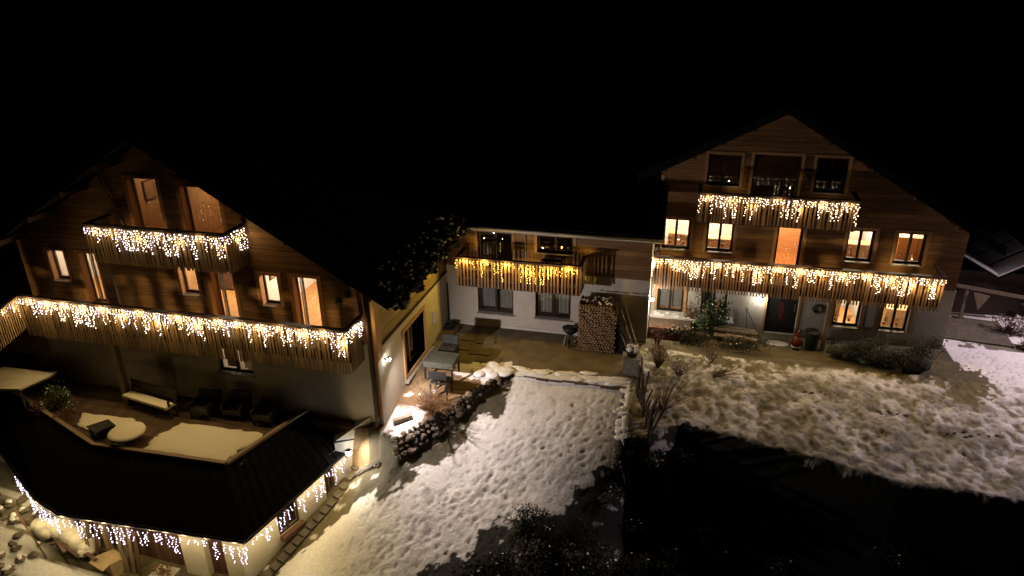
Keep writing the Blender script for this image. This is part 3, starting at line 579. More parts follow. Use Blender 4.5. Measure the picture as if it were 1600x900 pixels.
m = MB(); m.box(-9.62, -8.93, 17.95, 18.24, -2.2, -.62); m.box(-9.0, -8.75, 17.9, 18.2, -1.6, -.85); part("corner_pillar", m, M['plinth'], TR)
m = MB(); m.prism([(-12.2, 18.2, -1.05), (-10.62, 17.55, -1.05), (-9.52, 18.2, -1.05)], (0, 0, .05)); part("recess_shade_sheet", m, M['black'], TR)  # black sheet stands in for the shade inside the recess
# snow lying on the terrace
def blob(name, parent_or_loc, pts, z, h, mat, label, cat):
    cx = sum(p[0] for p in pts)/len(pts); cy_ = sum(p[1] for p in pts)/len(pts); n = 60; out = []
    for i in range(len(pts)):
        a = pts[i]; b = pts[(i+1) % len(pts)]
        for k in range(10):
            t_ = k/10; x = a[0]+(b[0]-a[0])*t_; y = a[1]+(b[1]-a[1])*t_; j = random.uniform(-.075, .05); out.append((x+(x-cx)*j, y+(y-cy_)*j))
    m = MB(); N_ = len(out)
    rings = [(1, 0), (.985, h*.6), (.93, h), (.5, h*1.05)]
    vs = [(cx+(x-cx)*s, cy_+(y-cy_)*s, z+hh+(0 if hh == 0 else random.uniform(-.008, .008))) for s, hh in rings for x, y in out]+[(cx, cy_, z+h*1.05)]
    fs = [(r*N_+i, r*N_+(i+1) % N_, (r+1)*N_+(i+1) % N_, (r+1)*N_+i) for r in range(3) for i in range(N_)]+[(3*N_+i, 3*N_+(i+1) % N_, 4*N_) for i in range(N_)]
    m.add(vs, fs); return solo(name, m, mat, label, cat, (cx, cy_, z), smooth=True)
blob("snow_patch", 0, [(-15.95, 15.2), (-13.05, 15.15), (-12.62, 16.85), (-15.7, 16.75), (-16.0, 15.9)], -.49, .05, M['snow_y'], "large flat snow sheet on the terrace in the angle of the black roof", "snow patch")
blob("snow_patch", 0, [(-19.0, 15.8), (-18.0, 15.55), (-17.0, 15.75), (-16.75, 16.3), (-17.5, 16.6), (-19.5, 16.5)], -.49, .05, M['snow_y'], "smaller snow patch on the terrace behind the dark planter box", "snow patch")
t = thing("round_table", "low round terrace table covered with snow beside the roof edge", "table", (-16.65, 15.45, -.49))
m = MB(); m.lathe((-16.65, 15.45, -.49), [(.25, 0), (.06, .04), (.06, .34)], 10); part("table_leg", m, M['metal'], t); m = MB(); m.lathe((-16.65, 15.45, -.15), [(.55, 0), (.56, .03)], 24); part("table_top", m, M['brown'], t)
m = MB(); m.lathe((-16.65, 15.45, -.119), [(.56, 0), (.55, .05), (.45, .08), (.1, .09)], 24); part("snow_layer", m, M['snow_y'], t, True)
t = thing("planter_box", "black square planter box standing in the terrace snow", "planter", (-17.75, 15.6, -.49))
m = MB(); m.prism([(-18.2, 15.5, -.49), (-17.75, 15.3, -.49), (-17.4, 15.75, -.49), (-17.85, 15.95, -.49)], (0, 0, .3)); part("box_body", m, M['black'], t)
m = MB(); m.prism([(-18.24, 15.48, -.188), (-17.75, 15.26, -.188), (-17.36, 15.76, -.188), (-17.85, 16.0, -.188)], (0, 0, .04)); part("lid", m, M['black'], t)
# bench with snow
t = thing("garden_bench", "long terrace bench with yellow-lit snow on its seat under the balcony", "bench", (-17.2, 17.2, -.5))
m = MB(); m.bar((-18.25, 17.35, -.05), (-16.15, 16.95, -.05), .42, .04, (0, 0, 1)); part("seat", m, M['oldwood'], t); m = MB(); m.bar((-18.2, 17.3, .0), (-16.2, 16.92, .0), .34, .06); part("snow_layer", m, M['snow_y'], t)
m = MB(); m.bar((-18.2, 17.62, .25), (-16.1, 17.22, .25), .04, .34); part("backrest", m, M['dark_wood'], t)
for x, y in ((-18.2, 17.3), (-16.2, 16.92), (-18.15, 17.55), (-16.15, 17.15)): m = MB(); m.box(x-.03, x+.03, y-.03, y+.03, -.49, .2); part("leg", m, M['dark_wood'], t)
def lounge(x, y, lab):
    t = thing("lounge_chair", lab, "chair", (x, y, -.49), "dark lounge chairs on the terrace")
    m = MB(); m.box(x-.35, x+.35, y-.35, y+.35, -.25, -.13); part("seat", m, M['tarp'], t); m = MB(); m.box(x-.35, x+.35, y+.27, y+.36, -.12, .3); part("backrest", m, M['tarp'], t)
    for s in (-1, 1): m = MB(); m.box(x+s*.35-.03, x+s*.35+.03, y-.35, y+.35, -.12, .08); part("armrest", m, M['black'], t)
    for sx in (-.32, .32):
        for sy in (-.32, .3): m = MB(); m.box(x+sx-.025, x+sx+.025, y+sy-.025, y+sy+.025, -.49, -.251); part("leg", m, M['black'], t)
lounge(-15.2, 17.4, "dark lounge chair nearest the snowy terrace bench"); lounge(-14.1, 17.6, "dark lounge chair in the middle under the chalet balcony"); lounge(-12.9, 17.5, "dark lounge chair nearest the chalet corner")
t = thing("side_table", "low dark terrace table with a pale folded cloth on it", "table", (-15.3, 16.7, -.49)); m = MB(); m.box(-15.7, -15.0, 17.75, 18.15, .02, .06); part("table_top", m, M['dark_wood'], t)
for a, b in ((-15.65, 17.8), (-15.05, 17.8), (-15.65, 18.1), (-15.05, 18.1)): m = MB(); m.box(a-.02, a+.02, b-.02, b+.02, -.49, .019); part("leg", m, M['dark_wood'], t)
m = MB(); m.box(-15.55, -15.2, 17.85, 18.05, .062, .12); solo("folded_cloth", m, M['curtain'], "pale folded cloth lying on the low dark terrace table", "cloth", (-15.4, 17.95, .062))
# snowy table and shrubs at the left end of the terrace
t = thing("garden_table", "square snow-topped table at the far left end of the terrace", "table", (-21.6, 16.6, -.49))
m = MB(); m.prism([(-23.0, 15.8, .33), (-21.35, 16.1, .33), (-21.0, 17.45, .33), (-23.4, 17.3, .33)], (0, 0, .05)); part("table_top", m, M['dark_wood'], t)
m = MB(); m.prism([(-22.95, 15.85, .38), (-21.4, 16.13, .38), (-21.06, 17.4, .38), (-23.3, 17.25, .38)], (0, 0, .06)); part("snow_layer", m, M['snow_y'], t)
for x, y in ((-22.9, 16.0), (-21.45, 16.2), (-21.2, 17.3), (-23.2, 17.2)): m = MB(); m.tube((x, y, -.49), (x, y, .33), .03); part("leg", m, M['metal'], t)
# ---------------------------------------------------------------- foliage makers
def leaf_cloud(mb, c, rx, ry, rz, n, s, snowp=0, up_only=True, clumps=9):
    cl = [(random.gauss(0, .45), random.gauss(0, .45), random.gauss(0, .4)) for _ in range(clumps)]
    for _ in range(n):
        k = random.choice(cl); x = k[0]+random.gauss(0, .22); y = k[1]+random.gauss(0, .22); z = k[2]+random.gauss(0, .25)
        p = Vector((c[0]+x*rx, c[1]+y*ry, c[2]+max(-.9, z)*rz)); a = Vector((random.gauss(0, 1), random.gauss(0, 1), random.gauss(0, .7))).normalized(); b = a.orthogonal().normalized(); L = s*random.uniform(.6, 1.4)
        mb.mi = 1 if random.random() < snowp and z > .1 else 0
        mb.add([p, p+a*L*.5+b*L*.28, p+a*L, p+a*L*.5-b*L*.28], [(0, 1, 2, 3)])
    mb.mi = 0
def stems(mb, c, h, n, spread, r=.012, branch=2, lean=(0, 0), col=0):
    for i in range(n):
        a = random.random()*6.283; s = random.random()*spread; p = Vector(c)+Vector((math.cos(a)*.06, math.sin(a)*.06, 0)); q = Vector(c)+Vector((math.cos(a)*s+lean[0], math.sin(a)*s+lean[1], h*random.uniform(.6, 1)))
        mid = (p+q)/2+Vector((random.gauss(0, .04), random.gauss(0, .04), .05)); mb.tube(p, mid, r, r*.75, 4); mb.tube(mid, q, r*.75, r*.3, 4)
        for k in range(branch):
            t_ = random.uniform(.35, .9); b = mid.lerp(q, t_) if t_ > .5 else p.lerp(mid, t_+.3); e = b+Vector((random.gauss(0, .13), random.gauss(0, .13), random.uniform(.05, .22)))*h*.8; mb.tube(b, e, r*.5, r*.2, 3)
def shrub(name, label, x, y, rx, ry, rz, n, s, mats, z=None, snowp=0, nst=10, cat="shrub", group=None):
    z = H(x, y) if z is None else z; t = thing(name, label, cat, (x, y, z), group)
    m = MB(); stems(m, (x, y, z), rz*1.5, nst, max(rx, ry)*.8, .012); part("stems", m, M['twig'], t)
    if n:
        m = MB(); leaf_cloud(m, (x, y, z+rz*.8), rx, ry, rz, n, s, snowp); part("foliage", m, [M[k] for k in mats], t)
    return t
TZ = -.49
shrub("evergreen_shrub", "dark round potted shrub next to the snow-topped table at the far left", -20.4, 16.6, .4, .4, .45, 900, .09, ['leaf_g', 'snow'], TZ, .15)
shrub("evergreen_shrub", "low yellowish shrub against the terrace capping at the far left", -20.9, 16.2, .35, .3, .25, 600, .08, ['deadleaf', 'snow'], TZ, .2)
shrub("dry_shrub", "leafless brown shrub on the terrace between the bench and the left roof edge", -19.6, 16.0, .4, .3, .35, 260, .06, ['deadleaf', 'snow'], TZ, .3, 16)
shrub("dry_tuft", "small dry plant poking through the smaller terrace snow patch", -17.0, 15.95, .25, .2, .15, 200, .06, ['deadleaf', 'snow'], TZ, .2, 10, "plant")
# ================================================================ MIDDLE HOUSE
YM, XM = 25.06, -.97
MH = thing("connecting_house", "two storey middle house with one yellow-lit balcony between the two chalets", "house", (-5, 28, 0))
opsM0 = [(-7.75, -6.28, .62, 1.95), (-5.38, -3.96, .62, 1.95)]; opsM1 = [(-7.68, -6.3, 2.55, 4.18), (-5.3, -3.92, 3.42, 4.18)]
wall_solid("lower_wall", MH, M['plaster'], 'X', YM, .3, XE+.001, XM, -.3, 2.58, opsM0)
wall_solid("upper_wall", MH, M['brown'], 'X', YM, .28, XE+.05, XM-.05, 2.581, 4.4, opsM1)
wall_boards(MH, M['clad'], 'X', YM, -1, XE+.05, XM-.02, 2.59, 4.40, opsM1)
m = MB(); m.box(XM-.3, XM-.001, YM+.301, 33, -.3, 4.4); m.box(XE+.3, XM-.31, 32.7, 33, -.3, 4.4); part("side_walls", m, M['plaster'], MH)
m = MB(); m.box(XE+.05, XM+.001, YM-.035, YM-.002, -.3, .11); part("plinth", m, M['plinth'], MH)
m = MB(); m.prism([(-8.55, 24.25, 4.50), (-8.55, 33.5, 8.6), (-8.55, 33.5, 8.75), (-8.55, 24.25, 4.64)], (7.95, 0, 0)); r = part("roof", m, M['roof'], MH)
for i in range(1, 16): mm = MB(); x = -8.55+7.95*i/16; mm.bar((x, 24.3, 4.67), (x, 33.4, 8.76), .05, .05); part("roof_seam", mm, M['roof'], r)
m = MB(); m.tube((-8.55, 24.18, 4.52), (-.55, 24.18, 4.48), .065, n=8); part("gutter", m, M['flash'], MH, True); m = MB(); m.box(-8.5, -.6, 24.26, 24.29, 4.36, 4.498); part("fascia", m, M['flash'], MH)
for i, (a, b, z0, z1) in enumerate(opsM1+opsM0):
    window(MH, a, b, YM, z0, z1, 'frame', 1, .08, sill=i > 0, depth=.14, trim='trim' if i < 2 else None, sillmat='flash' if i > 1 else 'oldwood', name="balcony_door" if i == 0 else "window")
room(MH, -8.3, -3.3, YM+.3, YM+3, 2.6, 4.3, 'roomwood', 'roomfloor', 0); room(MH, -8.3, -3.3, YM+.32, YM+3, .1, 2.4, 'roomwhite', 'roomfloor', 0)
for a, b in ((-7.62, -7.08), (-6.9, -6.4), (-5.2, -4.78), (-4.6, -4.1)):
    m = MB()
    for k in range(6): x = a+(b-a)*k/6; m.prism([(x, YM+.32+.03*(k % 2), .75), (x+(b-a)/6, YM+.32+.03*((k+1) % 2), .75), (x+(b-a)/6, YM+.32+.03*((k+1) % 2), 1.9), (x, YM+.32+.03*(k % 2), 1.9)], (0, .01, 0))
    part("curtain", m, M['curtain'], MH)
balcony(MH, -8.2, -3.45, YM-.04, 23.96, 2.45, 3.40, 2.22, 'slat_r', pitch=.135, sw=.06)
m = MB(); m.box(-5.05, -4.3, 24.5, 24.9, 3.2, 3.24); t = solo("balcony_table", m, M['rail'], "small dark table top on the middle balcony below its window", "table", (-4.7, 24.7, 3.2)); m = MB(); m.box(-5.0, -4.96, 24.55, 24.85, 2.45, 3.199); m.box(-4.4, -4.36, 24.55, 24.85, 2.45, 3.199); part("leg", m, M['rail'], t)
pipe(MH, [(-9.0, YM-.1, 1.85), (-9.0, YM-.1, .05)], .025, 'black', "cable_pipe"); pipe(MH, [(-5.75, YM-.08, 4.2), (-5.75, YM-.08, 2.5)], .03, 'flash')
# ================================================================ RIGHT CHALET
YR = 26.9
RH = thing("chalet", "tall gabled wooden chalet on the right with white ground floor and two lit balconies", "house", (4.5, 32, 0))
zap = 8.75; gabR = lambda z: (3.16-(zap-z)/.53, 3.16+(zap-z)/.6)
opsR0 = [(-.72, .32, .52, 2.0), (1.0, 2.0, .52, 2.0), (3.5, 4.66, 0.02, 2.05), (5.93, 6.9, .58, 2.0), (7.62, 8.58, .58, 2.0)]
opsR1 = [(-.72, .34, 3.28, 4.5), (.95, 1.96, 3.28, 4.5), (3.5, 4.42, 2.6, 4.5), (5.95, 6.88, 3.28, 4.5), (7.6, 8.58, 3.3, 4.5), (.76, 1.92, 5.92, 7.05), (2.36, 3.98, 5.25, 7.1), (4.5, 5.55, 5.85, 7.08)]
wall_solid("lower_wall", RH, M['plaster'], 'X', YR, .3, -.95, 9.93, -.6, 2.4, opsR0)
wall_solid("upper_wall", RH, M['brown'], 'X', YR, .28, -.9, 9.88, 2.401, 8.6, opsR1, gabR)
wall_boards(RH, M['clad'], 'X', YR, -1, -.9, 9.88, 2.41, 8.6, opsR1, gabR)
m = MB(); m.box(9.63, 9.929, YR+.301, 38, -.6, 4.6); m.box(-.94, -.64, YR+.301, 38, -.6, 6.4); m.box(-.64, 9.63, 37.7, 38, -.6, 4.6); part("side_walls", m, M['plaster'], RH)
m = MB(); m.box(-.64, 9.63, YR+.31, 37.7, 2.35, 2.46); m.box(-.64, 9.63, YR+.31, 37.7, 5.05, 5.18); part("storey_floors", m, M['brown'], RH)
roof(RH, 3.16, -1.7, 10.6, 25.6, 38.5, 8.9, .53, .6)
for i, (a, b, z0, z1) in enumerate(opsR1+opsR0):
    up_ = i < len(opsR1); dr = (z1-z0 > 1.8)
    if i == 10:
        m = MB(); m.box(a, b, YR+.12, YR+.18, z0, z1); d_ = part("front_door", m, M['black'], RH, label="black front door with a painted red reflection"); q = MB(); q.box(a+.5, b-.5, YR+.112, YR+.119, .6, 1.3); part("pane", q, M['red'], d_); q = MB(); q.tube((b-.12, YR+.07, 1.0), (b-.12, YR+.07, 1.3), .015); part("handle", q, M['metal'], d_)  # red plate: the door's reflection put in as a coloured piece
        q = MB(); q.box(a-.09, a-.001, YR-.03, YR+.12, z0, z1+.08); q.box(b+.001, b+.09, YR-.03, YR+.12, z0, z1+.08); part("door_frame", q, M['trim'], d_); continue
    window(RH, a, b, YR, z0, z1, 'frame', 0 if i in (2, 6) else 1, .085, sill=not dr, depth=.13, trim='trim' if up_ or i in (8, 11, 12) else None, sillmat='flash' if up_ else 'oldwood', name="balcony_door" if dr else "window")
room(RH, -.6, 2.3, YR+.28, YR+3.2, 2.47, 5.0, 'roomwhite', 'roomfloor', 110, (1, .80, .60)); room(RH, 3.1, 4.9, YR+.28, YR+2.8, 2.47, 5.0, 'roomwood', 'roomfloor', 40, (1, .76, .50))
room(RH, 5.6, 7.2, YR+.28, YR+3.2, 2.47, 5.0, 'roomwhite', 'roomfloor', 75, (1, .80, .58)); room(RH, 7.3, 9.4, YR+.28, YR+3.2, 2.47, 5.0, 'roomwood', 'roomfloor', 75, (1, .80, .54), ceil='roomwhite')
room(RH, 5.6, 7.2, YR+.31, YR+3.0, .1, 2.34, 'roomwhite', 'roomfloor', 45, (1, .84, .62)); room(RH, 7.3, 9.3, YR+.31, YR+3.0, .1, 2.34, 'roomwhite', 'roomfloor', 50, (1, .84, .62)); room(RH, -.6, 2.3, YR+.31, YR+2.4, .1, 2.34, 'roomwhite', 'roomfloor', 5, (.85, .9, 1))
room(RH, .3, 6, YR+.28, YR+3, 5.2, 7.3, 'roomwood', 'roomfloor', 0)
for a, b in ((-.6, -.25), (-.12, .22), (1.1, 1.45)):
    m = MB(); m.box(a, b, YR+.33, YR+.34, .65, 1.9); part("curtain", m, M['curtain'], RH)
for x, z, mt in ((-.4, 3.42, 'leaf_g'), (.1, 3.42, 'leaf_g'), (1.6, 3.42, 'leaf_g'), (6.1, .72, 'red'), (6.6, .72, 'deadleaf'), (7.85, .72, 'leaf_g'), (8.3, .72, 'deadleaf')):
    m = MB(); m.lathe((x, YR+.27, z), [(.045, 0), (.06, .09)], 8); p_ = part("flower_pot", m, M['brick'], RH); q = MB(); leaf_cloud(q, (x, YR+.27, z+.2), .12, .05, .12, 50, .05); part("pot_plant", q, M[mt], p_)
balcony(RH, -.9, 9.05, YR-.04, 25.7, 2.45, 3.38, 2.05, 'slat_r', side_l=True, side_r=True)
balcony(RH, .53, 5.85, YR-.04, 25.7, 5.05, 5.93, 4.82, 'slat_r', pitch=.11)
for x in (5.55,): m = MB(); m.box(x-.07, x+.07, 25.78, 25.92, 0, 2.2); part("balcony_post", m, M['oldwood'], RH)
m = MB(); m.box(-.9, -.78, YR-.06, YR-.037, 2.4, 6.2); part("corner_board", m, M['trim'], RH); pipe(RH, [(-1.02, YR-.1, 6.2), (-1.02, YR-.1, 4.6)], .03, 'metal')
m = MB()
for k in range(14): a = 6.283*k/14; b = a+6.283/14; m.tube((5.35+.16*math.cos(a), YR-.05, 1.25+.16*math.sin(a)), (5.35+.16*math.cos(b), YR-.05, 1.25+.16*math.sin(b)), .045, n=5)
solo("wreath", m, M['leaf_g'], "dark green wreath hanging on the white wall right of the black door", "wreath", (5.35, YR-.05, 1.25))
for x0, x1, z0, h, lab in ((-.5, .5, 2.47, 1.05, "behind the leftmost lit window above the long balcony"), (1.0, 2.2, 2.47, .95, "behind the second lit window above the long balcony"), (5.7, 7.1, 2.47, 1.1, "behind the lit window right of the orange balcony door"), (8.0, 9.3, 2.47, 1.5, "behind the far right window above the long balcony"), (5.7, 6.4, .11, 1.2, "behind the lit ground floor window nearest the door"), (8.1, 9.2, .11, .9, "behind the far right ground floor window")):
    cupboard(x0, x1, YR+1.1, YR+1.6, z0, z0+h, "wooden cupboard "+lab, 'roomwood')
for x, y, z, a, b, lab in ((-21.68, YL+1.6, 3.7, .5, .6, "seen through the far left lit balcony door"), (-16.98, YL+1.3, 3.8, .7, .5, "behind the middle window of the left chalet"), (-13.18, YL+1.0, 3.9, .8, .5, "behind the window beside the corner balcony door"), (-17.58, YL+1.2, 6.3, .5, .7, "behind the left gable door")):
    m = MB(); m.box(x, x+.03, y, y+a, z, z+b); t = solo("wall_picture", m, M['brown'], "small dark framed picture "+lab, "picture", (x, y, z)); m = MB(); m.box(x+.031, x+.035, y+.06, y+a-.06, z+.06, z+b-.06); part("print", m, M['trim'], t)
# ---------------------------------------------------------------- light strings
icicles("icicle_lights", "white and lilac icicle lights along the long lower balcony of the left chalet", [(-20.75, 15.1, 3.44), (-21.45, 17.06, 3.44), (-9.45, 17.06, 3.44), (-9.36, 18.1, 3.44)], ['bulb_c', 'bulb_l', 'bulb_w'], P_LEFT, CREAM, (3, 9))
icicles("icicle_lights", "white and lilac icicle lights on the short upper balcony of the left chalet", [(-17.98, 17.06, 6.19), (-13.05, 17.06, 6.19), (-12.98, 18.1, 6.19)], ['bulb_l', 'bulb_c', 'bulb_w'], P_LEFT*.32, CREAM, (3, 8))
icicles("icicle_lights", "yellow icicle lights on the balcony of the middle house", [(-8.25, 23.87, 3.34), (-3.45, 23.87, 3.34)], ['bulb_y'], P_MID, YELLOW, (2, 8), pitch=.16, bulb=.02)
icicles("icicle_lights", "warm white icicle lights on the long lower balcony of the right chalet", [(-.95, 26.6, 3.3), (-.95, 25.61, 3.32), (9.08, 25.61, 3.32)], ['bulb_c', 'bulb_w'], P_RIGHT, CREAM, (3, 8))
icicles("icicle_lights", "warm white icicle lights on the upper gable balcony of the right chalet", [(.5, 25.61, 5.87), (5.87, 25.61, 5.87)], ['bulb_c', 'bulb_w'], P_RIGHT*.32, CREAM, (3, 9))
EVo = [Vector(p)+Vector((.02, -.1, -.1)) for p in EV]
icicles("icicle_lights", "white and lilac icicle lights hanging under the black skirt roof of the annex", [tuple(EVo[0]+Vector((.05, .1, 0))), tuple(EVo[1]+Vector((.05, 0, 0))), tuple(EVo[2]), tuple(EVo[3]), tuple(EVo[3].lerp(EVo[4], .32))], ['bulb_v', 'bulb_l'], P_EAVE, (1.0, .74, .34), (2, 7), pitch=.16)
# ---------------------------------------------------------------- wall lamps
wall_lamp("wall_lamp", "bright white lamp on the cream side wall at the left chalet corner", (XE+.09, 18.72, 1.72), 1000, (1, .83, .76), (1, 0, 0), .06, spot=172, aim=(.8, .2, -.35))
wall_lamp("wall_lamp", "bright lamp at the right end of the black skirt roof", (-10.05, 17.45, -1.2), 200, (1, .88, .74), (.7, -.7, 0), .09, spot=150, aim=(.5, .1, -.3))
wall_lamp("wall_lamp", "bright lamp on the corner where the middle house meets the right chalet", (-.94, 25.5, 1.65), 150, (1, .84, .64), (1, 0, 0), .065)
wall_lamp("wall_lamp", "round lamp beside the black front door of the right chalet", (3.28, YR-.1, 1.5), 25, (1, .86, .66), (0, -1, 0), .075)
# street lamp beyond the right edge of the picture
gz = H(20, 27.5)
t = thing("street_lamp", "tall street lamp just beyond the bright snow at the right edge", "street lamp", (20, 27.5, gz)); m = MB(); m.tube((20, 27.5, gz), (20, 27.5, 7.3), .09, .06, 8); m.tube((20, 27.5, 7.3), (19.2, 27.2, 7.5), .05, .04, 6); part("pole", m, M['metal'], t)
m = MB(); m.box(18.9, 19.35, 27.0, 27.35, 7.44, 7.56); part("lamp_head", m, M['metal'], t); lamp(t, (19.1, 27.15, 7.35), 5200, (1.0, .78, .86), .1, spot=78, aim=(-5.8, -2.2, -7.35))
# ================================================================ YARD THINGS
# firewood stack
t = thing("firewood_stack", "tall stack of split firewood against the middle house wall", "firewood stack", (-2.8, 24.4, 0))
lm = []
for k in range(4):
    q = MB(); q.mi = 0; n = 7; r = .047+.004*k; pr = [(math.cos(6.283*i/n)*r*random.uniform(.75, 1.1), math.sin(6.283*i/n)*r*random.uniform(.75, 1.1)) for i in range(n)]
    q.add([(x, -.45, z) for x, z in pr]+[(x, .45, z) for x, z in pr], [tuple(range(n))]); q.m[-1] = 0; q.mi = 1; q.add([(x, -.45, z) for x, z in pr]+[(x, .45, z) for x, z in pr], [tuple(range(n, 2*n))[::-1]]+[(i, i+n, (i+1) % n+n, (i+1) % n) for i in range(n)])
    lm.append(q.mesh("log", [M['log_end'], M['bark']]))
cnt = 0; z = .07
while z < 2.0 and cnt < 290:
    x = -3.46+(.059 if int(z*10) % 2 else 0)+random.random()*.03; lim = -2.08 if z < 1.5 else -2.08-(z-1.5)*.5
    while x < lim and cnt < 290:
        if z < 1.95-.0*abs(x+2.8): piece("log", lm[cnt % 4], t, (x, 24.3+random.uniform(-.03, .03), z+random.uniform(-.012, .012)), (0, random.random()*6, 0)); cnt += 1
        x += .112
    z += .099
m = MB(); m.box(-3.5, -2.1, 24.2, 24.74, .02, 1.8); part("inner_logs", m, M['bark'], t)
q = MB()
for i in range(24): q.rock((random.uniform(-3.4, -2.15), random.uniform(23.9, 24.6), 1.96+random.uniform(0, .05)), .05, .05, .02, random.random()*3)
part("snow_layer", q, M['snow'], t, kind="stuff")
# leaning poles by the stack
for i, (p, q_) in enumerate((((-1.15, 23.4, .0), (-1.95, 24.5, 1.55)), ((-1.0, 23.5, .0), (-1.85, 24.7, 1.7)), ((-1.3, 23.2, .0), (-2.0, 24.2, 1.0)))):
    m = MB(); m.tube(p, q_, .028, .022, 6)
    solo("wooden_pole", m, M['oldwood'], ["thin pale pole leaning right of the firewood stack, the middle one of three", "thin pale pole leaning right of the firewood stack, the longest of three", "thin pale pole leaning right of the firewood stack, the shortest of three"][i], "pole", p, "poles leaning by the firewood")
m = MB(); m.prism([(-2.02, 24.0, 0), (-1.35, 23.9, 0), (-1.95, 24.0, 1.2)], (0, .7, 0)); solo("tarpaulin", m, M['black'], "dark tarpaulin hanging over the right side of the firewood stack", "tarpaulin", (-1.7, 24.2, 0))
# wheelbarrow
t = thing("wheelbarrow", "black wheelbarrow leaning against the left side of the firewood stack", "wheelbarrow", (-3.85, 24.2, 0))
m = MB(); m.lathe((-3.85, 24.5, .45), [(.12, -.14), (.28, .0), (.34, .14)], 12, 1, .8); part("tray", m, M['black'], t, True)
m = MB(); m.tube((-3.95, 24.3, .3), (-3.8, 23.7, .12), .02); m.tube((-3.7, 24.3, .3), (-3.62, 23.7, .35), .02); part("handle", m, M['metal'], t)
m = MB()
for k in range(12): a = 6.283*k/12; b = a+6.283/12; m.tube((-3.86+.02, 24.0+.15*math.cos(a), .17+.15*math.sin(a)), (-3.86+.02, 24.0+.15*math.cos(b), .17+.15*math.sin(b)), .035, n=5)
part("wheel", m, M['black'], t); m = MB(); m.tube((-4.0, 24.3, .35), (-4.05, 24.1, 0), .018); m.tube((-3.65, 24.3, .35), (-3.6, 24.1, 0), .018); part("leg", m, M['metal'], t)
# snow-covered bowl on a concrete pillar, low retaining wall, fence stakes
hz = H(-1.45, 22.6)
m = MB(); m.box(-1.62, -1.05, 22.35, 22.8, hz-.5, .62); t = solo("gate_pillar", m, M['concrete'], "short concrete pillar at the top of the low wall between yard and lawn", "pillar", (-1.33, 22.6, hz)); m = MB(); m.box(-1.66, -1.01, 22.31, 22.84, .621, .68); part("cap", m, M['concrete'], t)
t = thing("planter", "round planter heaped with snow on the concrete pillar", "planter", (-1.33, 22.6, .68)); m = MB(); m.lathe((-1.33, 22.6, .68), [(.17, 0), (.24, .2)], 12); part("bowl", m, M['black'], t)
m = MB(); random.seed(3)
for i in range(26): a = random.random()*6.28; r_ = random.random()*.2; m.rock((-1.33+r_*math.cos(a), 22.6+r_*math.sin(a), .93+random.random()*.18), .07, .07, .05, a)
part("snow_heap", m, M['snow'], t); m = MB(); stems(m, (-1.33, 22.6, .85), .5, 14, .3, .008); part("stems", m, M['twig'], t)
t = thing("retaining_wall", "low stone retaining wall with snow on top running from the concrete pillar down the slope", "wall", (-1.25, 20.6, -.5))
for k in range(17):
    y = 22.2-k*.235
    for c_ in range(4):
        zt = -.02-.022*k-c_*.19; q = MB(); q.rock((-1.38+random.uniform(-.03, .03), y+random.uniform(-.03, .03)+(c_ % 2)*.1, zt-.1), .2, .14, .11, 1.57+random.uniform(-.2, .2), .18); part("stone", q, M['stone2'], t)
q = MB()
for k in range(30): q.rock((-1.38+random.gauss(0, .06), 22.2-random.random()*3.7, -.0-.02*k*.2), random.uniform(.08, .17), random.uniform(.1, .2), .035, random.random()*3)
part("snow_layer", q, M['snow'], t, kind="stuff")
random.seed(11)
t = thing("picket_fence", "row of dark leaning fence stakes beside the low retaining wall", "fence", (-.9, 20, -.4))
for k in range(22):
    y = 21.6-k*.13; x = -1.05+.03*k+random.uniform(-.05, .05); z = H(x, y); L = random.uniform(.7, 1.25); q = MB(); q.tube((x, y, z-.2), (x+random.uniform(-.05, .55)*(k/22+.15), y+random.uniform(-.3, .1), z+L), random.uniform(.03, .055), random.uniform(.025, .04), 6); part("stake", q, M['dark_wood'], t)
for k in range(2): q = MB(); q.tube((-1.0, 21.7, .25+.3*k), (-.45, 18.9, .05+.3*k), .018, n=4); part("rail", q, M['dark_wood'], t)
for k in range(6): q = MB(); q.box(-1.0+.02*k, -.96+.02*k, 22.9-.2*k, 22.93-.2*k, H(-.9, 22.5)-.1, .55); part("stake", q, M['metal'], t)
# twiggy bushes
def twigs(name, label, x, y, h, n, spread, r=.01, lean=(0, 0), br=3, mat='twig', cat="bush", group=None, heads=None):
    z = H(x, y); t = thing(name, label, cat, (x, y, z), group); m = MB(); stems(m, (x, y, z), h, n, spread, r, br, lean); part("stems", m, M[mat], t)
    if heads:
        q = MB()
        for i in range(0, len(m.v), 17): q.octa(m.v[i], random.uniform(.012, .03))
        part("seed_heads", q, M[heads], t, kind="stuff")
    return t
twigs("twig_bush", "fan of bare twigs spreading over the lawn edge beside the dark stakes", -.1, 20.6, 1.5, 60, 1.5, .007, (.35, 0), 3)
twigs("twig_bush", "brown bare bush behind the concrete pillar on the lawn side", -.4, 23.3, .9, 60, .6, .009, (0, 0), 4, heads='lavender')
twigs("twig_bush", "brown bare bush with snow spots left of the snowy lawn", .35, 22.8, .7, 50, .6, .009, (0, 0), 4, heads='snow')
twigs("flower_bush", "dry pinkish flower heads in front of the red brick bed", -.55, 25.0, .9, 40, .45, .007, (0, 0), 3, heads='lavender', cat="plant")
twigs("twig_bush", "sparse bush in the middle of the bed edge in front of the green shrub", 1.4, 23.9, .9, 34, .6, .007, (0, 0), 3)
twigs("twig_bush", "low twig heap lying on the snow in front of the lawn bed", 1.6, 23.0, .35, 40, .8, .01, (.4, 0), 3)
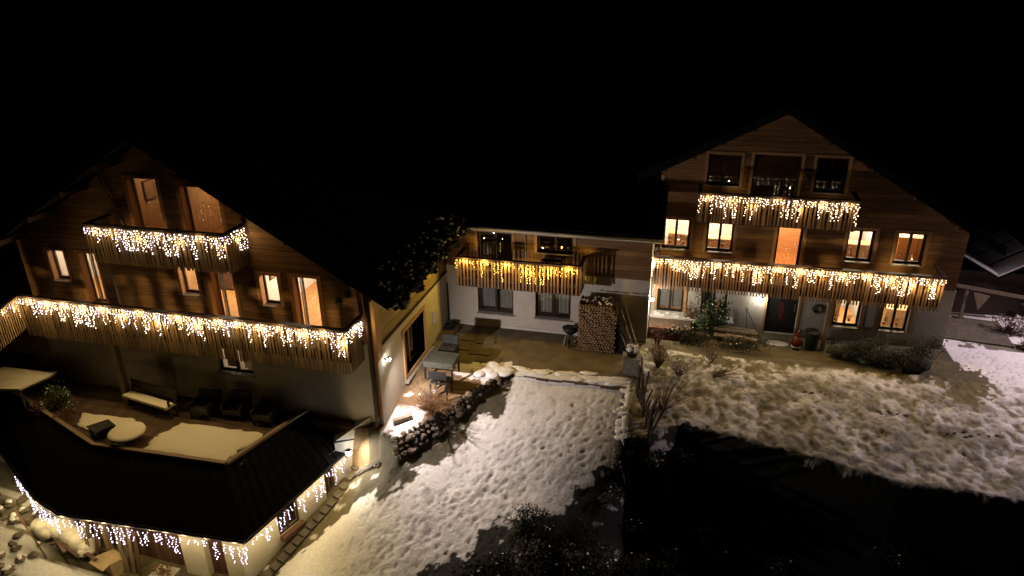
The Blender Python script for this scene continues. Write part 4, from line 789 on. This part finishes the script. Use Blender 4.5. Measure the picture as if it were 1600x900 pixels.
# raised bed and plants of the right chalet
t = thing("raised_bed", "brick raised bed with a pale stone edge under the left window of the right chalet", "raised bed", (-.2, 26, 0))
for r_ in range(5):
    for c_ in range(8):
        x = -.93+c_*.2+(r_ % 2)*.1
        if x > .6: continue
        q = MB(); q.box(x, min(x+.19, .68), 25.42, 25.52, .01+r_*.1, .1+r_*.1); part("brick", q, M['brick'], t)
m = MB(); m.box(-.93, .68, 25.521, 26.88, 0, .5); part("soil", m, M['bark'], t); m = MB(); m.box(-.95, 2.3, 26.3, 26.88, .501, .56); part("stone_edge", m, M['plinth'], t); q = MB()
for i in range(24): q.rock((random.uniform(-.8, 2.2), random.uniform(26.4, 26.8), .57), .09, .07, .03, random.random()*3)
part("snow_layer", q, M['snow'], t, kind="stuff")
random.seed(5)
shrub("climbing_shrub", "tall green shrub between the two left ground floor windows of the right chalet", 1.35, 26.2, .62, .38, .85, 1500, .11, ['leaf_g', 'snow'], .1, .02, 24)
shrub("climbing_shrub", "yellowish thin shrub right beside the left ground floor window of the right chalet", .6, 26.5, .28, .2, .8, 420, .07, ['deadleaf', 'snow'], .1, .04, 16)
shrub("garden_shrub", "low dense grey-green shrub in front of the raised bed", .9, 25.5, .8, .4, .4, 1200, .07, ['leaf', 'snow'], .0, .1, 18)
shrub("garden_shrub", "low dark shrub in front of the log bench", 2.3, 25.2, .8, .35, .28, 900, .07, ['leaf', 'snow'], .0, .05, 14)
t = thing("log_bench", "rough bench of stacked half logs left of the black door", "bench", (2.3, 26.1, 0))
for k, (x0, x1, y, z) in enumerate(((1.6, 3.1, 26.2, .42), (1.5, 3.2, 26.0, .42), (1.6, 2.4, 25.8, .25), (2.0, 3.2, 25.75, .28))): q = MB(); q.tube((x0, y, z), (x1, y-.1, z-.04), .09, .08, 8); part("log", q, M['oldwood'], t)
for x in (1.8, 2.9): q = MB(); q.box(x-.07, x+.07, 25.75, 26.2, 0, .33); part("leg", q, M['dark_wood'], t)
t = thing("garden_tool", "thin two-legged tool leaning on the white wall left of the black door", "tool", (3.0, 26.5, 0)); m = MB(); m.tube((2.75, 26.8, 1.05), (2.85, 26.3, 0), .014); m.tube((2.75, 26.8, 1.05), (3.35, 26.4, .0), .014); part("handle", m, M['dark_wood'], t)
m = MB(); m.lathe((3.95, 26.0, .012), [(.42, 0), (.42, .02), (.38, .03)], 20, 1, .55); solo("doormat", m, M['plinth'], "pale oval mat on the ground in front of the black door", "doormat", (3.95, 26.0, .012))
# garden figure
def figure(x, y):
    t = thing("garden_figure", "small red-coated bearded garden figure beside the dark green bin", "garden figure", (x, y, 0))
    m = MB(); m.lathe((x, y, .12), [(.13, 0), (.18, .06), (.17, .2), (.12, .32), (.06, .36)], 14); part("coat", m, M['red'], t, True)
    m = MB(); m.lathe((x, y, .10), [(.15, 0), (.185, .02), (.15, .06)], 14); m.lathe((x, y-.02, .40), [(.05, -.08), (.085, -.03), (.08, .02)], 10); part("fur_trim", m, M['snow'], t, True)
    m = MB(); m.lathe((x, y, .42), [(.03, 0), (.085, .05), (.085, .11), (.04, .16)], 12); part("head", m, M['pink'], t, True)
    m = MB(); m.lathe((x, y, .54), [(.095, 0), (.09, .03), (.05, .12), (.015, .2)], 12); part("hat", m, M['red'], t, True); m = MB(); m.octa((x+.02, y, .76), .03); part("bobble", m, M['snow'], t)
    for s in (-1, 1):
        m = MB(); m.tube((x+s*.12, y, .40), (x+s*.20, y-.07, .26), .05, .04, 8); m.octa((x+s*.2, y-.09, .24), .04); part("arm", m, M['red'], t, True)
        m = MB(); m.tube((x+s*.07, y, 0), (x+s*.07, y, .13), .055, .05, 8); m.box(x+s*.07-.05, x+s*.07+.05, y-.12, y, 0, .05); part("boot", m, M['black'], t)
figure(4.6, 25.75)
t = thing("rubbish_bin", "dark green round bin left of the balcony post", "bin", (5.15, 25.9, 0)); m = MB(); m.lathe((5.15, 25.9, 0), [(.22, 0), (.27, .7)], 16); part("bin_body", m, M['leaf'], t); m = MB(); m.lathe((5.15, 25.9, .701), [(.29, 0), (.29, .04), (.12, .10)], 16); part("lid", m, M['black'], t)
random.seed(9)
for i, (x, y, rx, rz, lab) in enumerate(((6.2, 25.5, .8, .38, "nearest the wooden balcony post"), (7.4, 25.2, .9, .5, "under the two lit ground floor windows"), (8.5, 24.9, .8, .55, "at the far end by the grassy strip"))):
    t = shrub("hedge", "dark evergreen hedge section "+lab, x, y, rx, .55, rz, 2200, .08, ['leaf', 'leaf'], None, 0, 24, "hedge", "hedge in front of the right chalet")
    m = MB(); m.rock((x, y, rz*.6), rx*.7, .36, rz*.6, 0, .12, 12); part("inner_twigs", m, M['leaf'], t, True)
# yard furniture by the cream wall
t = thing("covered_table", "table under a flat grey cover by the cream wall", "table", (-7.95, 21.0, 0)); m = MB(); m.box(-8.45, -7.35, 20.5, 21.35, .66, .72); m.box(-8.44, -7.36, 20.51, 21.34, .5, .659); part("cover", m, M['greycover'], t)
for x, y in ((-8.4, 20.55), (-7.4, 20.55), (-8.4, 21.3), (-7.4, 21.3)): m = MB(); m.box(x-.03, x+.03, y-.03, y+.03, 0, .5); part("leg", m, M['black'], t)
t = thing("covered_chair", "dark covered chair behind the grey covered table", "chair", (-8.0, 21.95, 0)); m = MB(); m.box(-8.3, -7.7, 21.65, 22.2, .1, .6); part("seat", m, M['tarp'], t); m = MB(); m.box(-8.3, -7.7, 22.2, 22.3, .1, .95); part("backrest", m, M['tarp'], t)
t = thing("garden_chair", "dark slatted chair in front of the grey covered table", "chair", (-7.6, 20.0, 0))
for k in range(5): m = MB(); m.box(-7.95, -7.3, 19.72+k*.12, 19.81+k*.12, .34, .37); part("slat", m, M['black'], t)
for x, y in ((-7.92, 19.75), (-7.33, 19.75), (-7.92, 20.25), (-7.33, 20.25)): m = MB(); m.box(x-.025, x+.025, y-.025, y+.025, H(x, y)-.02, .339); part("leg", m, M['black'], t)
m = MB(); m.bar((-7.95, 19.7, .7), (-7.3, 19.7, .7), .03, .3); part("backrest", m, M['black'], t)
t = thing("door_planter", "square brown planter in the corner between cream wall and middle house", "planter", (-8.75, 24.3, 0)); m = MB(); m.prism([(-9.0, 23.5, .01), (-8.5, 23.5, .01), (-8.35, 24.6, .01), (-9.0, 24.6, .01)], (0, 0, .12)); part("tray", m, M['bark'], t); m = MB(); m.lathe((-8.75, 24.25, .13), [(.15, 0), (.2, .2)], 10); part("pot", m, M['black'], t)
for i, (x, y, a, b) in enumerate(((-7.95, 23.9, .8, .6), (-7.1, 23.8, .7, .6), (-7.9, 23.1, .8, .55), (-7.05, 22.9, .8, .6), (-6.6, 22.3, .9, .4))):
    m = MB(); m.prism([(x-a/2, y-b/2, .004), (x+a/2+.05, y-b/2+.04, .004), (x+a/2, y+b/2, .004), (x-a/2-.04, y+b/2-.03, .004)], (0, 0, .03)); o = solo("paving_slab", m, M['slab'], None, None, (x, y, .004)); o["kind"] = "structure"
twigs("twig_bush", "pale bare branching shrub beside the side window opening of the cream wall", -8.0, 19.5, .8, 40, .6, .009, (0, 0), 4, mat='oldwood')
m_ = twigs("dry_grass_clump", "brown dry plant clump between cream wall and stone wall", -7.65, 19.15, .5, 420, .95, .007, (0, 0), 2, mat='deadleaf', cat="plant")
m = MB(); m.bar((-8.75, 18.35, -.42), (-8.25, 18.75, -.38), .16, .12); solo("timber_beam", m, M['oldwood'], "short pale timber lying on snow at the foot of the cream wall corner", "timber", (-8.5, 18.5, -.45))
# dry stone wall
random.seed(21)
SW = thing("dry_stone_wall", "low dry stone wall running from the chalet corner up to the snowy yard edge", "wall", (-7.2, 19.5, -.6))
pts = [(-8.5, 17.62), (-7.6, 18.85), (-6.8, 20.0), (-6.1, 21.0), (-5.5, 21.45)]
cnt = 0
for (x0, y0), (x1, y1) in zip(pts, pts[1:]):
    L = math.hypot(x1-x0, y1-y0); n = int(L/.2)
    for k in range(n):
        x = x0+(x1-x0)*k/n; y = y0+(y1-y0)*k/n; nx_, ny_ = (y1-y0)/L, -(x1-x0)/L
        zt = H(x-nx_*.35, y-ny_*.35)-.02; zb = H(x+nx_*.45, y+ny_*.45); nr = max(2, min(4, int((zt-zb)/.16)))
        for r_ in range(nr):
            if cnt > 290: continue
            q = MB(); s = random.choice((.06, .07, .09, .10, .14)); q.rock((x+nx_*(.0+.10*r_)+random.uniform(-.04, .04), y+ny_*(.0+.10*r_)+random.uniform(-.04, .04), zt-r_*.16), s*1.15, s, s*.8, random.random()*3, .25); part("stone", q, M['stone'] if random.random() < .7 else M['stone2'], SW); cnt += 1
# kerb along the yard edge
KB = thing("kerb", "low dark kerb stones along the edge between yard and snow slope", "kerb", (-3.5, 21.5, 0), kind="structure")
for k in range(9): x = -5.5+k*.46; q = MB(); q.box(x, x+.45, 21.5+random.uniform(-.02, .02), 21.6, -.5, -.03+random.uniform(-.02, .02)); part("kerb_stone", q, M['bark'], KB)
m = MB()
for i in range(36): x = random.uniform(-5.9, -1.5); m.rock((x, 21.9+random.gauss(0, .12), .0), random.uniform(.2, .4), random.uniform(.06, .16), random.uniform(.02, .045), 0, .25, 9)
solo("snow_bank", m, M['snow'], "narrow lumpy snow bank along the yard edge", "snow bank", (-3.5, 21.8, 0), kind="stuff", smooth=True)
m = MB()
for i in range(16): m.rock((-6.25+random.gauss(0, .3), 21.6+random.gauss(0, .2), .03), random.uniform(.25, .45), random.uniform(.2, .35), random.uniform(.05, .11), 0, .2, 9)
sh_ = solo("snow_heap", m, M['snow'], "rounded snow heap at the top end of the dry stone wall", "snow heap", (-6.25, 21.6, 0), smooth=True)
sb = sh_.modifiers.new('smooth', 'SUBSURF'); sb.levels = 2; sb.render_levels = 2
# edging stones along the lit annex wall
ED = thing("stone_edging", "row of square edging stones at the foot of the lit annex wall", "edging", (-10.9, 15.5, -3.2))
for k in range(17):
    t_ = k/16; x = -11.62+1.62*t_; y = 13.2+4.6*t_; z = H(x, y); q = MB(); q.bar((x-.05, y-.11, z+.02), (x+.04, y+.13, z+.04+.02), .3, .14); part("stone", q, M['slab'], ED)
for k in range(8):
    t_ = k/8; x = -9.95+1.0*t_; y = 17.75+.0*t_; z = H(x, y-.2); q = MB(); q.rock((x, y-.25, z+.02), .13, .12, .08, random.random()); part("stone", q, M['stone2'], ED)
# ---------------------------------------------------------------- under the eave, lower left
def ground_at(x, y): return H(x, y)
gz = H(-15, 13.3)
t = thing("cardboard_box", "large open cardboard box standing among the planks under the eave", "box", (-16.2, 13.2, gz)); m = MB(); m.prism([(-16.75, 13.25, gz), (-16.05, 13.05, gz), (-15.8, 13.45, gz), (-16.45, 13.65, gz)], (0, 0, .55)); part("box_body", m, M['card'], t)
m = MB(); m.prism([(-16.75, 13.25, gz+.551), (-16.05, 13.05, gz+.551), (-16.15, 12.85, gz+.45), (-16.85, 13.05, gz+.45)], (0, 0, .01)); part("flap", m, M['card'], t)
for i, (x, y, lx, ly, L, lab) in enumerate(((-17.1, 13.35, -.2, .3, 1.9, "pale plank leaning left of the cardboard box"), (-15.75, 13.3, -.35, .3, 1.8, "wide plank leaning right of the cardboard box"), (-15.55, 13.35, -.1, .3, 1.6, "narrow plank leaning beside the wide one"), (-15.35, 13.35, -.05, .25, 1.5, "thin reddish plank leaning at the right end of the planks"), (-16.9, 13.4, .2, .2, 1.7, "dark plank leaning behind the cardboard box"), (-18.4, 13.0, -.9, .2, 1.6, "thin dark pole leaning at the snow heap under the eave"))):
    z = H(x, y); m = MB(); m.bar((x, y, z), (x+lx, y+ly, z+L), .12 if i != 5 else .04, .03); solo("wooden_plank", m, M['oldwood' if i not in (3, 4, 5) else 'brown'], lab, "plank", (x, y, z), "planks leaning under the eave")
t = thing("wooden_crate", "low grey crate by the white pier with a dark rim", "crate", (-14.1, 13.1, gz)); z = H(-14.1, 13.0)
m = MB(); m.box(-14.5, -13.85, 12.75, 13.35, z, z+.6); part("crate_body", m, M['oldwood'], t); m = MB(); m.box(-14.54, -13.81, 12.71, 13.39, z+.6, z+.66); part("rim", m, M['flash'], t)
m = MB(); leaf_cloud(m, (-14.2, 13.05, z+.8), .25, .2, .16, 320, .06); solo("dry_plant", m, M['deadleaf'], "reddish dried plant lying on the grey crate", "plant", (-14.2, 13.05, z+.66))
m = MB(); m.bar((-15.4, 13.1, H(-15.4, 13.1)+.06), (-14.55, 13.05, H(-14.6, 13)+.06), .22, .12); solo("timber_beam", m, M['trim'], "long pale timber lying in front of the brown plank doors", "timber", (-15, 13.1, gz))
m = MB(); random.seed(31)
for i in range(15): a = (i+.5)/15; m.rock((-19.7+a*2.5, 13.85-.3*a+random.gauss(0, .08), -3.2-.12*a+.35*math.sin(a*3.1)), random.uniform(.35, .5), random.uniform(.25, .4), random.uniform(.22, .36), random.random()*3, .15, 9)
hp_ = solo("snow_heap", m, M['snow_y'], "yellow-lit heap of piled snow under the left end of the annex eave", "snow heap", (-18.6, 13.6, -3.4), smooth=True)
sb = hp_.modifiers.new('smooth', 'SUBSURF'); sb.levels = 2; sb.render_levels = 2
for i in range(9):
    x = -18.6+random.random()*1.8; y = 13.2+random.random()*.4; z = H(x, y); m = MB(); a = random.uniform(-.5, .5); m.bar((x-.4, y, z+.08+.05*i), (x+.4, y+a, z+.2+.04*i), .1, .05)
    solo("scrap_board", m, M['brown'], "dark scrap board in the jumbled pile below the yellow-lit snow heap", "board", (x, y, z), "scrap boards under the eave")
RK = thing("rock_pile", "snow-dusted rocks piled at the lower left corner of the picture", "rock pile", (-20, 12.6, -3.3))
for i in range(46):
    x = random.uniform(-21.6, -18.8); y = 12.0+random.random()*2.6-(x+21.6)*.15; s = random.uniform(.07, .16); q = MB(); q.rock((x, y, H(x, y)+s*.3), s*1.3, s, s*.75, random.random()*3, .3); part("stone", q, M['stone'], RK)
    if i % 2: q = MB(); q.rock((x, y, H(x, y)+s*1.05), s*.9, s*.6, .05, random.random()*3, .3); part("snow_layer", q, M['snow'], RK)
# ---------------------------------------------------------------- right side: shed, chairs, bushes
random.seed(41)
t = thing("garden_shed", "low snow-roofed shed with white bargeboards beyond the right chalet", "shed", (12.3, 31, 0))
m = MB(); m.box(10.9, 14.6, 30.6, 33.6, 0, 1.9); part("shed_walls", m, M['dark_wood'], t)
for s, (xa, za, xb, zb) in enumerate(((10.5, 3.0, 12.4, 1.95), (12.4, 1.95, 13.6, 2.75), (13.6, 2.75, 15.6, 1.7))):
    m = MB(); m.prism([(xa, 29.9, za-.08), (xb, 29.9, zb-.08), (xb, 29.9, zb), (xa, 29.9, za)], (0, 4, 0)); r = part("roof", m, M['roof'], t)
    for k in range(3): q = MB(); y = 29.95+k*1.3; q.prism([(xa, y, za+.004), (xb, y, zb+.004), (xb, y, zb+.07), (xa, y, za+.07)], (0, 1.05, 0)); part("snow_sheet", q, M['snow'], r)
m = MB(); m.bar((10.6, 29.85, 1.55), (15.4, 29.85, .95), .05, .14); part("bargeboard", m, M['oldwood'], t)
for x in (11.4, 13.9): m = MB(); m.box(x-.05, x+.05, 29.8, 29.9, -.1, 1.3); part("post", m, M['oldwood'], t)
def gchair(x, y, lab):
    t = thing("patio_chair", lab, "chair", (x, y, 0), "pale chairs by the shed")
    m = MB(); m.box(x-.24, x+.24, y-.24, y+.24, .42, .45); part("seat", m, M['trim'], t); m = MB(); m.box(x-.24, x+.24, y+.2, y+.24, .5, .95); part("backrest", m, M['trim'], t)
    for sx in (-.22, .22):
        for sy in (-.22, .22): m = MB(); m.box(x+sx-.02, x+sx+.02, y+sy-.02, y+sy+.02, 0, .42 if sy < 0 else .95); part("leg", m, M['trim'], t)
gchair(10.55, 29.3, "pale wooden chair on the patio right behind the right chalet corner")
m = MB(); m.add([(11.6, 29.7, 1.3), (11.9, 29.7, .55), (12.2, 29.7, 1.2)], [(0, 1, 2)]); m.add([(11.6, 29.74, 1.3), (11.9, 29.74, .55), (12.2, 29.74, 1.2)], [(2, 1, 0)]); m.add([(11.6, 29.7, 1.3), (11.6, 29.74, 1.3), (12.2, 29.74, 1.2), (12.2, 29.7, 1.2)], [(0, 1, 2, 3)])
solo("hanging_cloth", m, M['oldwood'], "pale triangular cloth hanging under the shed eave", "cloth", (11.9, 29.7, .9))
m = MB(); m.prism([(10.0, 27.9, .01), (12.6, 27.6, .01), (12.8, 29.8, .01), (10.0, 30.2, .01)], (0, 0, .06)); o = solo("patio", m, M['slab'], "brown paved patio behind the right chalet corner", None, (11, 29, 0), kind="structure")
for i, (x, y, s) in enumerate(((12.9, 28.9, .7), (13.8, 28.3, .8), (14.6, 29.0, .9), (13.3, 27.6, .5), (15.2, 27.9, .8), (14.2, 30, .9))):
    shrub("snowy_shrub", ["snow-dusted shrub nearest the patio edge", "snow-dusted shrub second from the patio along the right slope", "tall snow-dusted shrub under the shed bargeboard", "lowest snow-dusted shrub at the top edge of the bright snow", "snow-dusted shrub cut by the right picture edge", "snow-dusted shrub farthest back against the shed"][i], x, y, s*.8, s*.7, s*.6, 900, .09, ['twig', 'snow'], None, .4, 30, "shrub", "snowy shrubs on the right slope")
# a few rocks and clods in the lawn edge
for i, (x, y) in enumerate(((7.2, 21.9), (9.2, 21.2), (5.0, 22.6))):
    z = H(x, y); m = MB()
    for k in range(9): m.rock((x+random.gauss(0, .3), y+random.gauss(0, .08), z-.02), .07, .05, .04, random.random(), .3)
    solo("soil_mound", m, M['stone2'], ["bare soil mound in the middle of the lawn snow", "bare soil mound on the right of the lawn snow", "bare soil mound nearest the hedge on the lawn"][i], "soil mound", (x, y, z), "soil mounds on the snowy lawn", kind="stuff")
# ---------------------------------------------------------------- dark brambles of the bank
random.seed(51)
protos = []
for k in range(4):
    m = MB(); leaf_cloud(m, (0, 0, .35), .75, .75, .42, 1500, .10, .02, clumps=14); fo = m.mesh("foliage", [M['leaf'], M['snow']])
    s_ = MB(); stems(s_, (0, 0, -.1), 1.0, 16, .9, .012, 3); protos.append((fo, s_.mesh("stems", M['twig'])))
spots = []
for i in range(400):
    x = random.uniform(-8.5, 11.5); y = random.uniform(11.5, 19.6)
    lim = 17.6+.87*(x+2.2) if x < 1 else 18.2-.06*(x-1)
    if y > lim or (x < -1.0 and y > 18.2): continue
    if any((x-a)**2+(y-b)**2 < .74**2 for a, b in spots): continue
    spots.append((x, y))
spots = spots[:130]
for i, (x, y) in enumerate(spots):
    z = H(x, y); lab = "dark bramble bush on the unlit bank below the lawn" if x > 1 else "dark bramble bush with snow specks at the lower edge of the snow slope"
    t = thing("bramble_bush", lab, "bush", (x, y, z), "bramble bushes on the unlit bank" if x > 1 else "bramble bushes along the snow slope")
    s = random.uniform(.6, 1.15); fo, st = protos[i % 4]; rz = random.random()*6.28
    for nm, me in (("foliage", fo), ("stems", st)):
        o = link(bpy.data.objects.new(nm, me)); o.parent = t; o.rotation_euler = (0, 0, rz); o.scale = (s, s, s*random.uniform(.5, .85))
